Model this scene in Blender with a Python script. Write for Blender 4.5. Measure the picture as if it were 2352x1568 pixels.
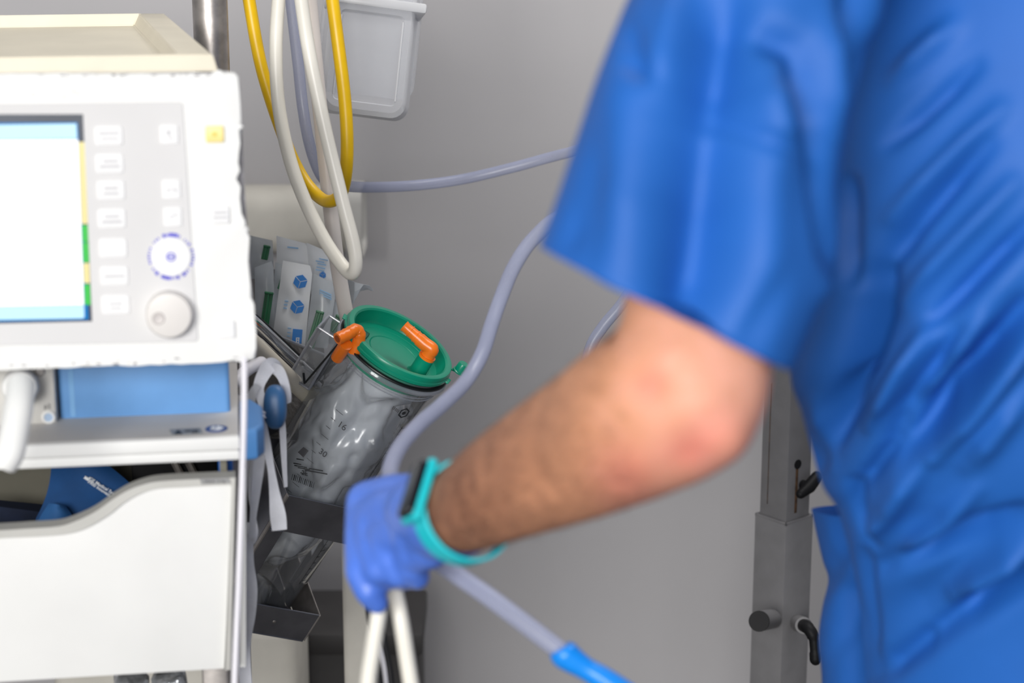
import bpy, bmesh, math, random
from mathutils import Vector as V, Matrix, noise
random.seed(7)
for o in list(bpy.data.objects): bpy.data.objects.remove(o)
S = bpy.context.scene
COL = S.collection

# ------------------------------------------------------------------ camera, world, lights, exposure
FPX = 4573.0                                    # focal length in pixels of the 2352 px wide frame (70 mm lens)
PITCH = math.radians(14.75)
CAM = V((0, 0, 1.5))
RT = V((1, 0, 0)); UP = V((0, math.sin(PITCH), math.cos(PITCH))); FW = V((0, math.cos(PITCH), -math.sin(PITCH)))
cd = bpy.data.cameras.new('camera'); cam = bpy.data.objects.new('camera', cd); COL.objects.link(cam)
cam.location = CAM; cam.rotation_euler = (math.pi/2 - PITCH, 0, 0)
cd.lens = 70.0; cd.sensor_width = 36.0; cd.clip_start = 0.05
cd.dof.use_dof = True; cd.dof.focus_distance = 2.2; cd.dof.aperture_fstop = 4.0
S.camera = cam
w = bpy.data.worlds.new('room_light'); S.world = w; w.use_nodes = True
w.node_tree.nodes['Background'].inputs[0].default_value = (0.90, 0.93, 1.0, 1)
w.node_tree.nodes['Background'].inputs[1].default_value = 0.21
def area(name, loc, target, sx, sy, power, col):
    l = bpy.data.lights.new(name, 'AREA'); l.shape = 'RECTANGLE'; l.size = sx; l.size_y = sy; l.energy = power; l.color = col
    o = bpy.data.objects.new(name, l); COL.objects.link(o); o.location = loc
    o.rotation_euler = (V(target) - V(loc)).to_track_quat('-Z', 'Y').to_euler(); return o
area('window_light', (-0.85, -2.5, 2.3), (0.0, 2.4, 1.5), 2.5, 1.3, 230, (1.0, 0.985, 0.96))
area('ceiling_light', (0.7, 2.3, 2.95), (0.7, 2.35, 0), 1.4, 0.5, 24, (1.0, 0.98, 0.95))
S.view_settings.view_transform = 'Standard'; S.view_settings.look = 'None'
S.view_settings.exposure = 0.0; S.view_settings.gamma = 1.0; S.view_settings.use_curve_mapping = False
S.cycles.transparent_max_bounces = 32

# ------------------------------------------------------------------ helpers
def W(px, py, d):                               # the point seen at (px, py) standing d metres in front of the camera
    return CAM + d*(FW + RT*((px-1176)/FPX) + UP*((784-py)/FPX))
def proj(p):
    q = p - CAM; d = q.dot(FW)
    return 1176 + FPX*q.dot(RT)/d, 784 - FPX*q.dot(UP)/d
class Pl:                                       # a plane with its own frame: x along e1, y along e2, z outwards
    def __init__(s, o, e1, e2):
        s.o = o; s.x = e1.normalized(); s.z = s.x.cross(e2).normalized(); s.y = s.z.cross(s.x)
        s.M = Matrix(((s.x.x, s.y.x, s.z.x, o.x), (s.x.y, s.y.y, s.z.y, o.y), (s.x.z, s.y.z, s.z.z, o.z), (0, 0, 0, 1)))
    def uv(s, px, py, h=0.0):
        r = W(px, py, 1.0) - CAM
        t = (s.o + s.z*h - CAM).dot(s.z) / r.dot(s.z)
        q = CAM + r*t - s.o
        return q.dot(s.x), q.dot(s.y)
    def pt(s, px, py, h=0.0):
        u, v = s.uv(px, py, h); return s.o + s.x*u + s.y*v + s.z*h
    def off(s, h): return Pl(s.o + s.z*h, s.x, s.y)
def s2l(c):
    return tuple((x/255/12.92 if x/255 < 0.04045 else ((x/255+0.055)/1.055)**2.4) for x in c)

MATS = {}
def mat(name, rgb, rough=0.5, var=0.06, scale=18.0, metal=0.0, bump=0.0, bscale=200.0, spec=0.5, coat=0.0, sss=0.0, trans=0.0, rgb2=None):
    if name in MATS: return MATS[name]
    m = bpy.data.materials.new(name); m.use_nodes = True; MATS[name] = m
    N = m.node_tree.nodes; L = m.node_tree.links; b = N['Principled BSDF']
    c = s2l(rgb); c2 = s2l(rgb2) if rgb2 else tuple(max(0, x*(1-var*2.5)) for x in c)
    tc = N.new('ShaderNodeTexCoord'); nz = N.new('ShaderNodeTexNoise'); nz.inputs['Scale'].default_value = scale; nz.inputs['Detail'].default_value = 5
    L.new(tc.outputs['Object'], nz.inputs['Vector'])
    rp = N.new('ShaderNodeValToRGB'); rp.color_ramp.elements[0].position = 0.32; rp.color_ramp.elements[1].position = 0.62
    rp.color_ramp.elements[0].color = (*c2, 1); rp.color_ramp.elements[1].color = (*c, 1)
    L.new(nz.outputs['Fac'], rp.inputs['Fac']); L.new(rp.outputs['Color'], b.inputs['Base Color'])
    b.inputs['Roughness'].default_value = rough; b.inputs['Metallic'].default_value = metal
    b.inputs['Specular IOR Level'].default_value = spec; b.inputs['Coat Weight'].default_value = coat
    if sss: b.inputs['Subsurface Weight'].default_value = sss; b.inputs['Subsurface Radius'].default_value = (0.01, 0.004, 0.002)
    if bump:
        n2 = N.new('ShaderNodeTexNoise'); n2.inputs['Scale'].default_value = bscale; n2.inputs['Detail'].default_value = 3
        L.new(tc.outputs['Object'], n2.inputs['Vector'])
        bp = N.new('ShaderNodeBump'); bp.inputs['Strength'].default_value = bump; bp.inputs['Distance'].default_value = 0.002
        L.new(n2.outputs['Fac'], bp.inputs['Height']); L.new(bp.outputs['Normal'], b.inputs['Normal'])
    if trans:                                   # a see-through share: thin clear or milky plastic
        t = N.new('ShaderNodeBsdfTransparent'); mx = N.new('ShaderNodeMixShader'); out = N['Material Output']
        fr = N.new('ShaderNodeLayerWeight'); fr.inputs['Blend'].default_value = 0.35
        mp = N.new('ShaderNodeMapRange'); mp.inputs['To Min'].default_value = trans; mp.inputs['To Max'].default_value = max(0.0, trans-0.55)
        L.new(fr.outputs['Facing'], mp.inputs['Value']); L.new(mp.outputs['Result'], mx.inputs['Fac'])
        t.inputs['Color'].default_value = (0.97, 0.975, 0.98, 1)
        L.new(b.outputs['BSDF'], mx.inputs[1]); L.new(t.outputs['BSDF'], mx.inputs[2]); L.new(mx.outputs['Shader'], out.inputs['Surface'])
    return m
def glow(name, rgb, k):
    m = bpy.data.materials.new(name); m.use_nodes = True; b = m.node_tree.nodes['Principled BSDF']; c = (*s2l(rgb), 1)
    b.inputs['Base Color'].default_value = tuple(x*0.2 for x in c[:3]) + (1,); b.inputs['Emission Color'].default_value = c; b.inputs['Emission Strength'].default_value = k
    b.inputs['Roughness'].default_value = 0.2
    N = m.node_tree.nodes; nz = N.new('ShaderNodeTexNoise'); nz.inputs['Scale'].default_value = 40
    mp = N.new('ShaderNodeMapRange'); mp.inputs['To Min'].default_value = k*0.93; mp.inputs['To Max'].default_value = k*1.05
    m.node_tree.links.new(nz.outputs['Fac'], mp.inputs['Value']); m.node_tree.links.new(mp.outputs['Result'], b.inputs['Emission Strength'])
    MATS[name] = m; return m

def thing(name, label, cat, loc, group=None):
    o = bpy.data.objects.new(name, None); COL.objects.link(o); o.location = loc; o.empty_display_size = 0.02
    o['label'] = label; o['category'] = cat
    if group: o['group'] = group
    return o
ROOTLOC = {}
def worldloc(o):
    l = V(o.location)
    while o.parent: o = o.parent; l += V(o.location)
    return l
def link(name, bm, m, parent=None, loc=None, label=None, sharp=0.6):
    """one mesh object from a bmesh given in world coordinates"""
    bmesh.ops.recalc_face_normals(bm, faces=bm.faces)
    for e in bm.edges: e.smooth = e.calc_face_angle(0.0) < sharp
    for f in bm.faces: f.smooth = True
    org = worldloc(parent) if parent else V(loc) if loc else V((0, 0, 0))
    me = bpy.data.meshes.new(name)
    bm.transform(Matrix.Translation(-org)); bm.to_mesh(me); bm.free()
    me.materials.append(m)
    o = bpy.data.objects.new(name, me); COL.objects.link(o)
    if parent: o.parent = parent
    else: o.location = org
    if label: o['label'] = label
    return o
def tag(o, label, cat, group=None):
    o['label'] = label; o['category'] = cat
    if group: o['group'] = group
    return o
def B(): return bmesh.new()
def box(bm, M, xr, yr, zr, bev=0.0, seg=2):
    t = bmesh.new()
    vs = [t.verts.new((x, y, z)) for x in xr for y in yr for z in zr]
    for f in ((0,1,3,2),(4,6,7,5),(0,4,5,1),(2,3,7,6),(0,2,6,4),(1,5,7,3)): t.faces.new([vs[i] for i in f])
    if bev: bmesh.ops.bevel(t, geom=list(t.edges), offset=bev, segments=seg, affect='EDGES', profile=0.5)
    merge(bm, t, M)
def merge(bm, t, M=None):
    if M: t.transform(M)
    me = bpy.data.meshes.new('tmp'); t.to_mesh(me); t.free(); bm.from_mesh(me); bpy.data.meshes.remove(me)
def prism(bm, M, pts, z0, z1, bev=0.0, seg=2):
    t = bmesh.new()
    a = [t.verts.new((x, y, z0)) for x, y in pts]; b = [t.verts.new((x, y, z1)) for x, y in pts]
    n = len(pts)
    fb = t.faces.new(a[::-1]); ft = t.faces.new(b)
    for i in range(n): t.faces.new((a[i], a[(i+1) % n], b[(i+1) % n], b[i]))
    if bev:
        bmesh.ops.bevel(t, geom=list(ft.edges)+list(fb.edges), offset=bev, segments=seg, affect='EDGES', profile=0.5)
    bmesh.ops.triangulate(t, faces=[f for f in t.faces if len(f.verts) > 4])
    merge(bm, t, M)
def lathe(bm, M, prof, seg=48, a0=0.0, a1=2*math.pi, sy=1.0):
    t = bmesh.new(); full = abs(a1-a0-2*math.pi) < 1e-6; n = seg if full else seg+1
    rings = []
    for r, z in prof:
        if r < 1e-6: rings.append([t.verts.new((0, 0, z))]*n)
        else: rings.append([t.verts.new((r*math.cos(a0+(a1-a0)*k/seg), sy*r*math.sin(a0+(a1-a0)*k/seg), z)) for k in range(n)])
    for i in range(len(rings)-1):
        for k in range(n if full else n-1):
            q = [rings[i][k], rings[i][(k+1) % n], rings[i+1][(k+1) % n], rings[i+1][k]]
            u = []
            for v in q:
                if v not in u: u.append(v)
            if len(u) >= 3:
                try: t.faces.new(u)
                except ValueError: pass
    merge(bm, t, M)
def spline(pts, n=8):
    """Catmull-Rom through a list of tuples/vectors of any length"""
    P = [tuple(p) for p in pts]; out = []
    for i in range(len(P)-1):
        p0 = P[max(i-1, 0)]; p1 = P[i]; p2 = P[i+1]; p3 = P[min(i+2, len(P)-1)]
        for k in range(n):
            t = k/n
            out.append(tuple(0.5*((2*b)+(-a+c)*t+(2*a-5*b+4*c-d)*t*t+(-a+3*b-3*c+d)*t**3) for a, b, c, d in zip(p0, p1, p2, p3)))
    out.append(P[-1]); return out
def frames(pts):
    T = [(pts[min(i+1, len(pts)-1)]-pts[max(i-1, 0)]).normalized() for i in range(len(pts))]
    n = T[0].orthogonal().normalized(); out = []
    for t in T:
        n = (n - t*n.dot(t)).normalized(); out.append((t, n, t.cross(n)))
    return out
def sweep(bm, pts, rad, seg=14, cap=True, round_end=False):
    pts = [V(p) for p in pts]
    if not hasattr(rad, '__len__'): rad = [rad]*len(pts)
    rad = list(rad)
    if round_end:
        for end in (0, 1):
            a, b = (pts[0], pts[1]) if end == 0 else (pts[-1], pts[-2])
            d = (a-b).normalized(); r = rad[0] if end == 0 else rad[-1]
            ext = [(a+d*r*math.sin(x), r*math.cos(x)) for x in (0.5, 1.0, 1.35)]
            if end == 0: pts = [e[0] for e in ext[::-1]]+pts; rad = [e[1] for e in ext[::-1]]+rad
            else: pts = pts+[e[0] for e in ext]; rad = rad+[e[1] for e in ext]
    fr = frames(pts); rings = []
    for p, (t, n, b), r in zip(pts, fr, rad):
        rings.append([bm.verts.new(p+(n*math.cos(2*math.pi*k/seg)+b*math.sin(2*math.pi*k/seg))*r) for k in range(seg)])
    for i in range(len(rings)-1):
        for k in range(seg): bm.faces.new((rings[i][k], rings[i][(k+1) % seg], rings[i+1][(k+1) % seg], rings[i+1][k]))
    if cap: bm.faces.new(rings[0][::-1]); bm.faces.new(rings[-1])
def hose(name, pts, r, m, label, cat='hose', n=10, group=None, root=None, seg=16, round_end=False):
    """pts: (px, py, depth); one tube along them"""
    P = [W(*p) for p in spline(pts, n)]
    bm = B(); sweep(bm, P, r, seg, round_end=round_end)
    o = link(name, bm, m, root, P[-1] if not root else None)
    if not root: tag(o, label, cat, group)
    return o
def ribbon(bm, pts, thick=0.0012):
    """pts: (px, py, depth, width px, twist deg) - a flat band that faces the viewer at twist 0"""
    Q = spline(pts, 8); P = [W(*q[:3]) for q in Q]; fr = frames(P); rows = []
    for q, p, (t, _, _) in zip(Q, P, fr):
        view = (p-CAM).normalized(); wd = t.cross(view).normalized(); nn = wd.cross(t).normalized()
        a = math.radians(q[4]); wv = (wd*math.cos(a)+nn*math.sin(a))*(q[3]*q[2]/FPX/2); nv = (nn*math.cos(a)-wd*math.sin(a))*thick/2
        rows.append([bm.verts.new(p+wv*s+nv*h) for s, h in ((-1, 1), (0, 1.6), (1, 1), (1, -1), (0, -1.6), (-1, -1))])
    for i in range(len(rows)-1):
        for k in range(6): bm.faces.new((rows[i][k], rows[i][(k+1) % 6], rows[i+1][(k+1) % 6], rows[i+1][k]))
    bm.faces.new(rows[0][::-1]); bm.faces.new(rows[-1])
def text(name, s, M, size, m, parent, bold=0.0):
    c = bpy.data.curves.new('t', 'FONT'); c.body = s; c.size = size; c.extrude = 0.0001; c.offset = bold
    o = bpy.data.objects.new('t', c); COL.objects.link(o)
    bpy.context.view_layer.update()
    me = bpy.data.meshes.new_from_object(o.evaluated_get(bpy.context.evaluated_depsgraph_get()))
    bpy.data.objects.remove(o); bpy.data.curves.remove(c)
    bm = B(); bm.from_mesh(me); bpy.data.meshes.remove(me); bm.transform(M)
    return link(name, bm, m, parent)
def frame(o, x, y):                             # matrix with given origin, x axis and approximate y axis
    return Pl(V(o), V(x), V(y)).M
def segdist(px, py, x0, y0, x1, y1):
    dx, dy = x1-x0, y1-y0; t = max(0, min(1, ((px-x0)*dx+(py-y0)*dy)/(dx*dx+dy*dy+1e-9)))
    return math.hypot(px-x0-t*dx, py-y0-t*dy), t
def relief(bm, strokes, rough=0.0, rscale=20.0):
    """press folds and bumps into a surface: (x0, y0, x1, y1, width px, height m)"""
    bm.normal_update()
    mv = []
    for v in bm.verts:
        n = v.normal; f = max(0.0, n.dot((CAM-v.co).normalized()))**0.5
        px, py = proj(v.co); h = 0.0
        for x0, y0, x1, y1, wd, a in strokes:
            d, t = segdist(px, py, x0, y0, x1, y1)
            if d < wd*2.6:
                taper = min(1.0, 0.35+2.2*min(t, 1-t)) if (x0, y0) != (x1, y1) else 1.0
                h += a*taper*math.exp(-(d/wd)**2)
        if rough: h += rough*noise.noise(v.co*rscale)
        mv.append(n*h*f)
    for v, d in zip(bm.verts, mv): v.co += d
def smoothbm(bm, it=3, k=0.5):
    for _ in range(it): bmesh.ops.smooth_vert(bm, verts=bm.verts, factor=k, use_axis_x=True, use_axis_y=True, use_axis_z=True)
def voxel(bm, size):
    me = bpy.data.meshes.new('v'); bm.to_mesh(me); bm.free()
    o = bpy.data.objects.new('v', me); COL.objects.link(o)
    md = o.modifiers.new('r', 'REMESH'); md.mode = 'VOXEL'; md.voxel_size = size
    bpy.context.view_layer.update()
    m2 = bpy.data.meshes.new_from_object(o.evaluated_get(bpy.context.evaluated_depsgraph_get()))
    bpy.data.objects.remove(o); bpy.data.meshes.remove(me)
    r = B(); r.from_mesh(m2); bpy.data.meshes.remove(m2); return r

# ------------------------------------------------------------------ materials
WALL = mat('wall_paint', (184, 182, 184), 0.75, 0.02, 3.0, bump=0.12, bscale=160)
FLOOR = mat('floor_vinyl', (86, 84, 84), 0.45, 0.08, 12)
WHITE = mat('white_plastic', (236, 236, 234), 0.6, 0.02, 10, spec=0.25)
WORN = mat('worn_plastic_core', (158, 156, 160), 0.7, 0.2, 60)
PANELGREY = mat('membrane_grey', (218, 217, 217), 0.7, 0.015, 12, spec=0.15)
KEY = mat('key_white', (238, 238, 238), 0.65, 0.01, spec=0.15)
KEYPRINT = mat('key_print', (200, 199, 202), 0.5, 0.05)
YELLOWKEY = mat('key_yellow', (250, 230, 150), 0.4, 0.05, 80)
BLUEPRINT = mat('dial_print_blue', (70, 66, 205), 0.5, 0.1, 300)
KNOB = mat('knob_grey', (222, 218, 214), 0.4, 0.03)
RECESS = mat('screen_recess', (40, 52, 70), 0.35, 0.1)
BEIGE = mat('beige_plastic', (231, 223, 203), 0.5, 0.03, 14)
STEEL = mat('brushed_steel', (186, 180, 176), 0.42, 0.12, 60, metal=0.8, bump=0.05)
DARKSTEEL = mat('dark_steel', (152, 153, 160), 0.36, 0.10, 30, metal=1.0, bump=0.03)
CHROME = mat('chrome', (225, 226, 230), 0.08, 0.02, metal=1.0)
BLUEPANEL = mat('panel_blue', (104, 156, 212), 0.5, 0.04, 22)
BUMPER = mat('bumper_blue', (72, 128, 188), 0.5, 0.04)
NAVYKNOB = mat('handle_blue', (52, 98, 146), 0.42, 0.06, 30)
GREYPLASTIC = mat('grey_plastic', (205, 203, 198), 0.5, 0.03)
SHELFTOP = mat('shelf_grey', (190, 187, 184), 0.5, 0.03, 16)
LIP = mat('lip_grey', (196, 195, 190), 0.5, 0.03)
OLIVE = mat('cabinet_inside', (118, 115, 102), 0.7, 0.06)
BLACK = mat('black_plastic', (18, 18, 21), 0.55, 0.15, spec=0.25)
NAVY = mat('navy_fabric', (16, 30, 58), 0.8, 0.15, 40)
POUCH = mat('pouch_blue', (18, 74, 132), 0.7, 0.08, 30)
PRINTWHITE = mat('print_white', (235, 238, 242), 0.6, 0.02)
PRINTBLACK = mat('print_black', (40, 42, 46), 0.6, 0.1, 200)
PRINTGREY = mat('print_grey', (96, 96, 100), 0.6, 0.1)
LABELGREY = mat('label_grey', (150, 150, 150), 0.5, 0.05)
STICKERBLUE = mat('sticker_blue', (40, 62, 130), 0.4, 0.05)
HOSEWHITE = mat('hose_white', (236, 232, 221), 0.35, 0.03, 20)
HOSECREAM = mat('hose_cream', (228, 221, 203), 0.38, 0.03, 20)
HOSEPINK = mat('hose_pale', (226, 218, 212), 0.4, 0.03, 20)
YELLOW = mat('hose_yellow', (236, 190, 8), 0.38, 0.05, 30)
TUBE = mat('tubing_lilac', (170, 176, 204), 0.25, 0.03, 30, trans=0.60)
TUBEBLUE = mat('connector_blue', (14, 138, 236), 0.35, 0.05)
CABLEWHITE = mat('cable_white', (232, 230, 236), 0.45, 0.02)
STRAP = mat('strap_white', (228, 229, 236), 0.85, 0.04, 60, bump=0.25, bscale=900)
ELASTIC = mat('strap_clear', (205, 206, 210), 0.5, 0.04, 60, trans=0.5)
CLEARED = mat('clear_acrylic_edge', (168, 172, 182), 0.08, 0.1, trans=0.55, spec=0.9)
def film(name, base, fac, gloss, rough=0.1, ior=1.5):
    """thin film: a see-through share, a milky share and a surface gloss"""
    m = mat(name, base, 0.6, 0.05, 30, spec=0.0); N = m.node_tree.nodes; L = m.node_tree.links; b = N['Principled BSDF']; out = N['Material Output']
    t = N.new('ShaderNodeBsdfTransparent'); t.inputs['Color'].default_value = (0.98, 0.985, 0.99, 1)
    tl = N.new('ShaderNodeBsdfTranslucent'); tl.inputs['Color'].default_value = (*s2l(base), 1)
    m1 = N.new('ShaderNodeMixShader'); m1.inputs[0].default_value = 0.12; L.new(b.outputs[0], m1.inputs[1]); L.new(tl.outputs[0], m1.inputs[2])
    lw = N.new('ShaderNodeLayerWeight'); lw.inputs['Blend'].default_value = 0.25
    mp = N.new('ShaderNodeMapRange'); mp.inputs['To Min'].default_value = fac; mp.inputs['To Max'].default_value = min(1, fac+0.45); L.new(lw.outputs['Facing'], mp.inputs[0])
    m2 = N.new('ShaderNodeMixShader'); L.new(mp.outputs[0], m2.inputs[0]); L.new(t.outputs[0], m2.inputs[1]); L.new(m1.outputs[0], m2.inputs[2])
    g = N.new('ShaderNodeBsdfGlossy'); g.inputs['Roughness'].default_value = rough
    fr = N.new('ShaderNodeFresnel'); fr.inputs['IOR'].default_value = ior
    mg = N.new('ShaderNodeMath'); mg.operation = 'MULTIPLY'; mg.use_clamp = True; mg.inputs[1].default_value = gloss; L.new(fr.outputs[0], mg.inputs[0])
    m3 = N.new('ShaderNodeMixShader'); L.new(mg.outputs[0], m3.inputs[0]); L.new(m2.outputs[0], m3.inputs[1]); L.new(g.outputs[0], m3.inputs[2])
    L.new(m3.outputs[0], out.inputs['Surface']); return m
CLEAR = film('jar_acrylic', (222, 226, 232), 0.05, 1.3, 0.04, 1.45)
BAG = film('liner_plastic', (236, 242, 250), 0.88, 2.6, 0.24, 1.5)
MILKY = mat('milky_box', (226, 228, 234), 0.25, 0.03, trans=0.62)
MILKYRIM = mat('milky_box_rim', (232, 233, 236), 0.3, 0.03, trans=0.30)
GREEN = mat('lid_green', (6, 142, 112), 0.28, 0.05, 20)
ORANGE = mat('elbow_orange', (250, 126, 30), 0.3, 0.05, 60)
SEAL = mat('seal_black', (28, 30, 32), 0.4, 0.1)
PAPER = mat('sachet_paper', (226, 229, 232), 0.55, 0.04, 20)
FILM = mat('sachet_film', (206, 212, 218), 0.25, 0.06, 30, trans=0.35)
PLUNGER = mat('plunger_green', (18, 108, 66), 0.4, 0.08, 40)
CUBE = mat('print_blue', (22, 124, 208), 0.5, 0.06, 60)
CUBELIGHT = mat('print_pale_blue', (140, 186, 226), 0.5, 0.1, 90)
SCRUB = mat('scrub_blue', (30, 98, 184), 0.62, 0.05, 9, bump=0.15, bscale=700, spec=0.4)
GLOVE = mat('nitrile_blue', (82, 124, 222), 0.42, 0.05, 30, bump=0.08, bscale=500)
STANDGREY = mat('stand_paint', (128, 127, 129), 0.5, 0.04, 40, bump=0.1, bscale=600)
RUST = mat('rust', (92, 66, 44), 0.9, 0.3, 150)
TURQ = mat('strap_turquoise', (22, 196, 208), 0.45, 0.04)
WATCHBLACK = mat('watch_black', (14, 18, 26), 0.2, 0.05)
DARKBOX = mat('dark_cabinet', (62, 60, 60), 0.6, 0.08)
CREAMPOST = mat('cream_paint', (212, 208, 198), 0.6, 0.04)
FOIL = mat('crinkled_film', (190, 194, 200), 0.15, 0.3, 60, metal=0.4, bump=0.9, bscale=120)
SCR_WHITE = glow('screen_white', (255, 255, 255), 1.15)
SCR_PALE = glow('screen_pale_blue', (196, 236, 255), 1.0)
SCR_BLUE = glow('screen_blue', (0, 118, 190), 0.9)
SCR_YEL = glow('screen_yellow', (238, 224, 160), 0.95)
SCR_GRN = glow('screen_green', (70, 196, 84), 0.95)
# skin: peach on the upper arm, browner with hair towards the wrist
SKIN = mat('skin', (226, 164, 130), 0.62, 0.05, 26, sss=0.12, spec=0.25, bump=0.2, bscale=260)
def skin_nodes():
    m = SKIN; N = m.node_tree.nodes; L = m.node_tree.links; b = N['Principled BSDF']
    at = N.new('ShaderNodeAttribute'); at.attribute_name = 'hairy'
    nz = N.new('ShaderNodeTexNoise'); nz.inputs['Scale'].default_value = 55; nz.inputs['Detail'].default_value = 6
    tc = N.new('ShaderNodeTexCoord'); L.new(tc.outputs['Object'], nz.inputs['Vector'])
    mu = N.new('ShaderNodeMath'); mu.operation = 'MULTIPLY_ADD'; mu.inputs[1].default_value = 0.55; mu.inputs[2].default_value = -0.22
    L.new(nz.outputs['Fac'], mu.inputs[0])
    ad = N.new('ShaderNodeMath'); ad.operation = 'ADD'; ad.use_clamp = True; L.new(mu.outputs[0], ad.inputs[0]); L.new(at.outputs['Fac'], ad.inputs[1])
    rp = N.new('ShaderNodeValToRGB'); e = rp.color_ramp.elements
    e[0].position = 0.0; e[0].color = (*s2l((228, 166, 144)), 1); e[1].position = 1.0; e[1].color = (*s2l((126, 86, 68)), 1)
    k = e.new(0.45); k.color = (*s2l((208, 148, 114)), 1)
    L.new(ad.outputs[0], rp.inputs['Fac'])
    at2 = N.new('ShaderNodeAttribute'); at2.attribute_name = 'flush'
    mx = N.new('ShaderNodeMix'); mx.data_type = 'RGBA'
    mx.inputs[7].default_value = (*s2l((222, 122, 112)), 1)
    L.new(at2.outputs['Fac'], mx.inputs[0]); L.new(rp.outputs['Color'], mx.inputs[6]); L.new(mx.outputs[2], b.inputs['Base Color'])
skin_nodes()

# ------------------------------------------------------------------ the setting
I4 = Matrix.Identity(4)
WY = 3.02
bm = B(); box(bm, I4, (-2.6, 2.6), (WY, WY+0.1), (0, 2.8)); o = link('wall_back', bm, WALL, None, (0, WY, 0)); o['kind'] = 'structure'; o['label'] = 'smooth grey painted wall behind the equipment'
bm = B(); box(bm, I4, (-2.6, 2.6), (-2.0, WY+0.1), (-0.05, 0)); o = link('floor', bm, FLOOR, None, (0, 1, 0)); o['kind'] = 'structure'; o['label'] = 'dark grey vinyl floor'
bm = B(); box(bm, I4, (-2.6, 2.6), (WY-0.012, WY), (0, 0.09), 0.003); o = link('baseboard_back', bm, DARKBOX, None, (0, WY, 0)); o['kind'] = 'structure'; o['label'] = 'dark baseboard along the grey wall'
# horizontal cream service trunking on the wall
a = W(300, 455, 3.0); b_ = W(812, 455, 2.92); zt = b_.z; zb = W(818, 585, 3.0).z
bm = B(); box(bm, I4, (-1.6, b_.x), (WY-0.10, WY-0.002), (zb, zt), 0.03, 5)
t = thing('wall_trunking', 'pale cream horizontal service channel on the wall behind the hoses', 'wall channel', (b_.x-0.4, WY-0.05, zb))
link('channel_body', bm, CREAMPOST, t)
bm = B(); box(bm, I4, (b_.x-0.012, b_.x+0.004), (WY-0.105, WY-0.001), (zb-0.004, zt+0.004), 0.02, 4); link('end_cap', bm, GREYPLASTIC, t)

# ------------------------------------------------------------------ trolley
YAW = math.radians(8.0)
E1 = V((math.cos(YAW), math.sin(YAW), 0)); N0 = V((math.sin(YAW), -math.cos(YAW), 0)); ZZ = V((0, 0, 1))
O = W(549, 998, 1.75)                           # front top right corner of the shelf
K = Pl(O, E1, ZZ)                               # x right, y up, z towards the viewer
trolley = thing('equipment_trolley', 'white and grey medical trolley with shelf and scooped bin front', 'trolley', V((O.x-0.25, O.y+0.1, 0)))
zf = K.uv(549, 1055)[1]
bm = B(); box(bm, K.M, (-0.55, 0), (-0.006, 0), (-0.33, -0.001), 0.0015); link('shelf_top', bm, SHELFTOP, trolley, label='grey shelf surface')
bm = B(); box(bm, K.M, (-0.55, 0.0005), (zf*0.58, -0.0008), (-0.02, 0.003), 0.0022); link('shelf_front_edge', bm, WHITE, trolley)
bm = B(); box(bm, K.M, (-0.55, 0.0), (zf, zf*0.60), (-0.02, 0.0018), 0.002); link('shelf_front_edge', bm, WHITE, trolley)
bm = B(); box(bm, K.M, (-0.55, -0.004), (zf+0.003, -0.007), (-0.33, -0.021)); link('shelf_board', bm, GREYPLASTIC, trolley)
# blue bumper on the shelf corner
x1, _ = K.uv(607, 1010, -0.02)
bm = B(); prism(bm, Pl(O, E1, -N0).M @ Matrix.Rotation(0, 4, 'X'), [(0.001, 0.0), (x1*0.7, 0.002), (x1, 0.016), (x1, 0.075), (x1*0.55, 0.10), (0.001, 0.10)], zf-0.002, 0.004, 0.004, 3)
link('corner_bumper', bm, BUMPER, trolley, label='blue rounded corner bumper')
bm = B(); u0, v0 = K.uv(500, 1056, -0.06); u1, v1 = K.uv(536, 1096, -0.06); box(bm, K.M, (u0, u1), (v1-0.03, v0+0.003), (-0.08, -0.06), 0.003)
link('blue_bracket', bm, mat('bracket_blue', (22, 104, 196), 0.45, 0.06), trolley, label='bright blue bracket under the shelf')
# scooped bin front
KD = K.off(0.0)
outer = [(-640, 1249), (-300, 1231), (0, 1215), (62, 1211), (134, 1206), (174, 1194), (218, 1173), (258, 1145), (293, 1124), (330, 1110), (373, 1102), (467, 1097), (541, 1094)]
inner = [(-640, 1267), (-300, 1249), (0, 1233), (93, 1229), (156, 1223), (202, 1208), (249, 1180), (280, 1155), (317, 1133), (358, 1120), (420, 1116), (480, 1113), (537, 1110)]
outer = spline(outer, 4); inner = spline(inner, 4)
white = inner + [(516, 1537), (-640, 1606)]
bm = B(); prism(bm, KD.M, [KD.uv(*p) for p in white][::-1], -0.012, -0.001, 0.0015); link('bin_front', bm, WHITE, trolley, label='white scooped bin front')
bm = B(); prism(bm, KD.M, [KD.uv(*p) for p in outer + [(541, 1094), (532, 1536), (514, 1538), (536, 1111)] + inner[::-1][1:]][::-1], -0.016, 0.003, 0.0016); link('bin_lip', bm, LIP, trolley, label='grey raised lip around the bin front')
bm = B(); q = [KD.uv(x, y, 0.0032) for x, y in ((458, 1098.5), (526, 1096.5), (531, 1109), (463, 1112))]; prism(bm, KD.M, q[::-1], 0.003, 0.0036); lb = link('load_label', bm, LABELGREY, trolley)
a0 = KD.pt(470, 1109.5, 0.0038); b0 = KD.pt(520, 1107.5, 0.0038); text('label_print', 'MAX. 2 kg', frame(a0, b0-a0, ZZ), 0.0042, PRINTGREY, lb)
bm = B(); q = [KD.uv(x, y, -0.03) for x, y in ((551, 1098), (566, 1097), (566, 1533), (551, 1534))]; prism(bm, KD.M, q[::-1], -0.06, -0.03, 0.002); link('side_rail', bm, WHITE, trolley)
u0, v0 = KD.uv(-80, 1571); u1, _ = KD.uv(520, 1537)
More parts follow.
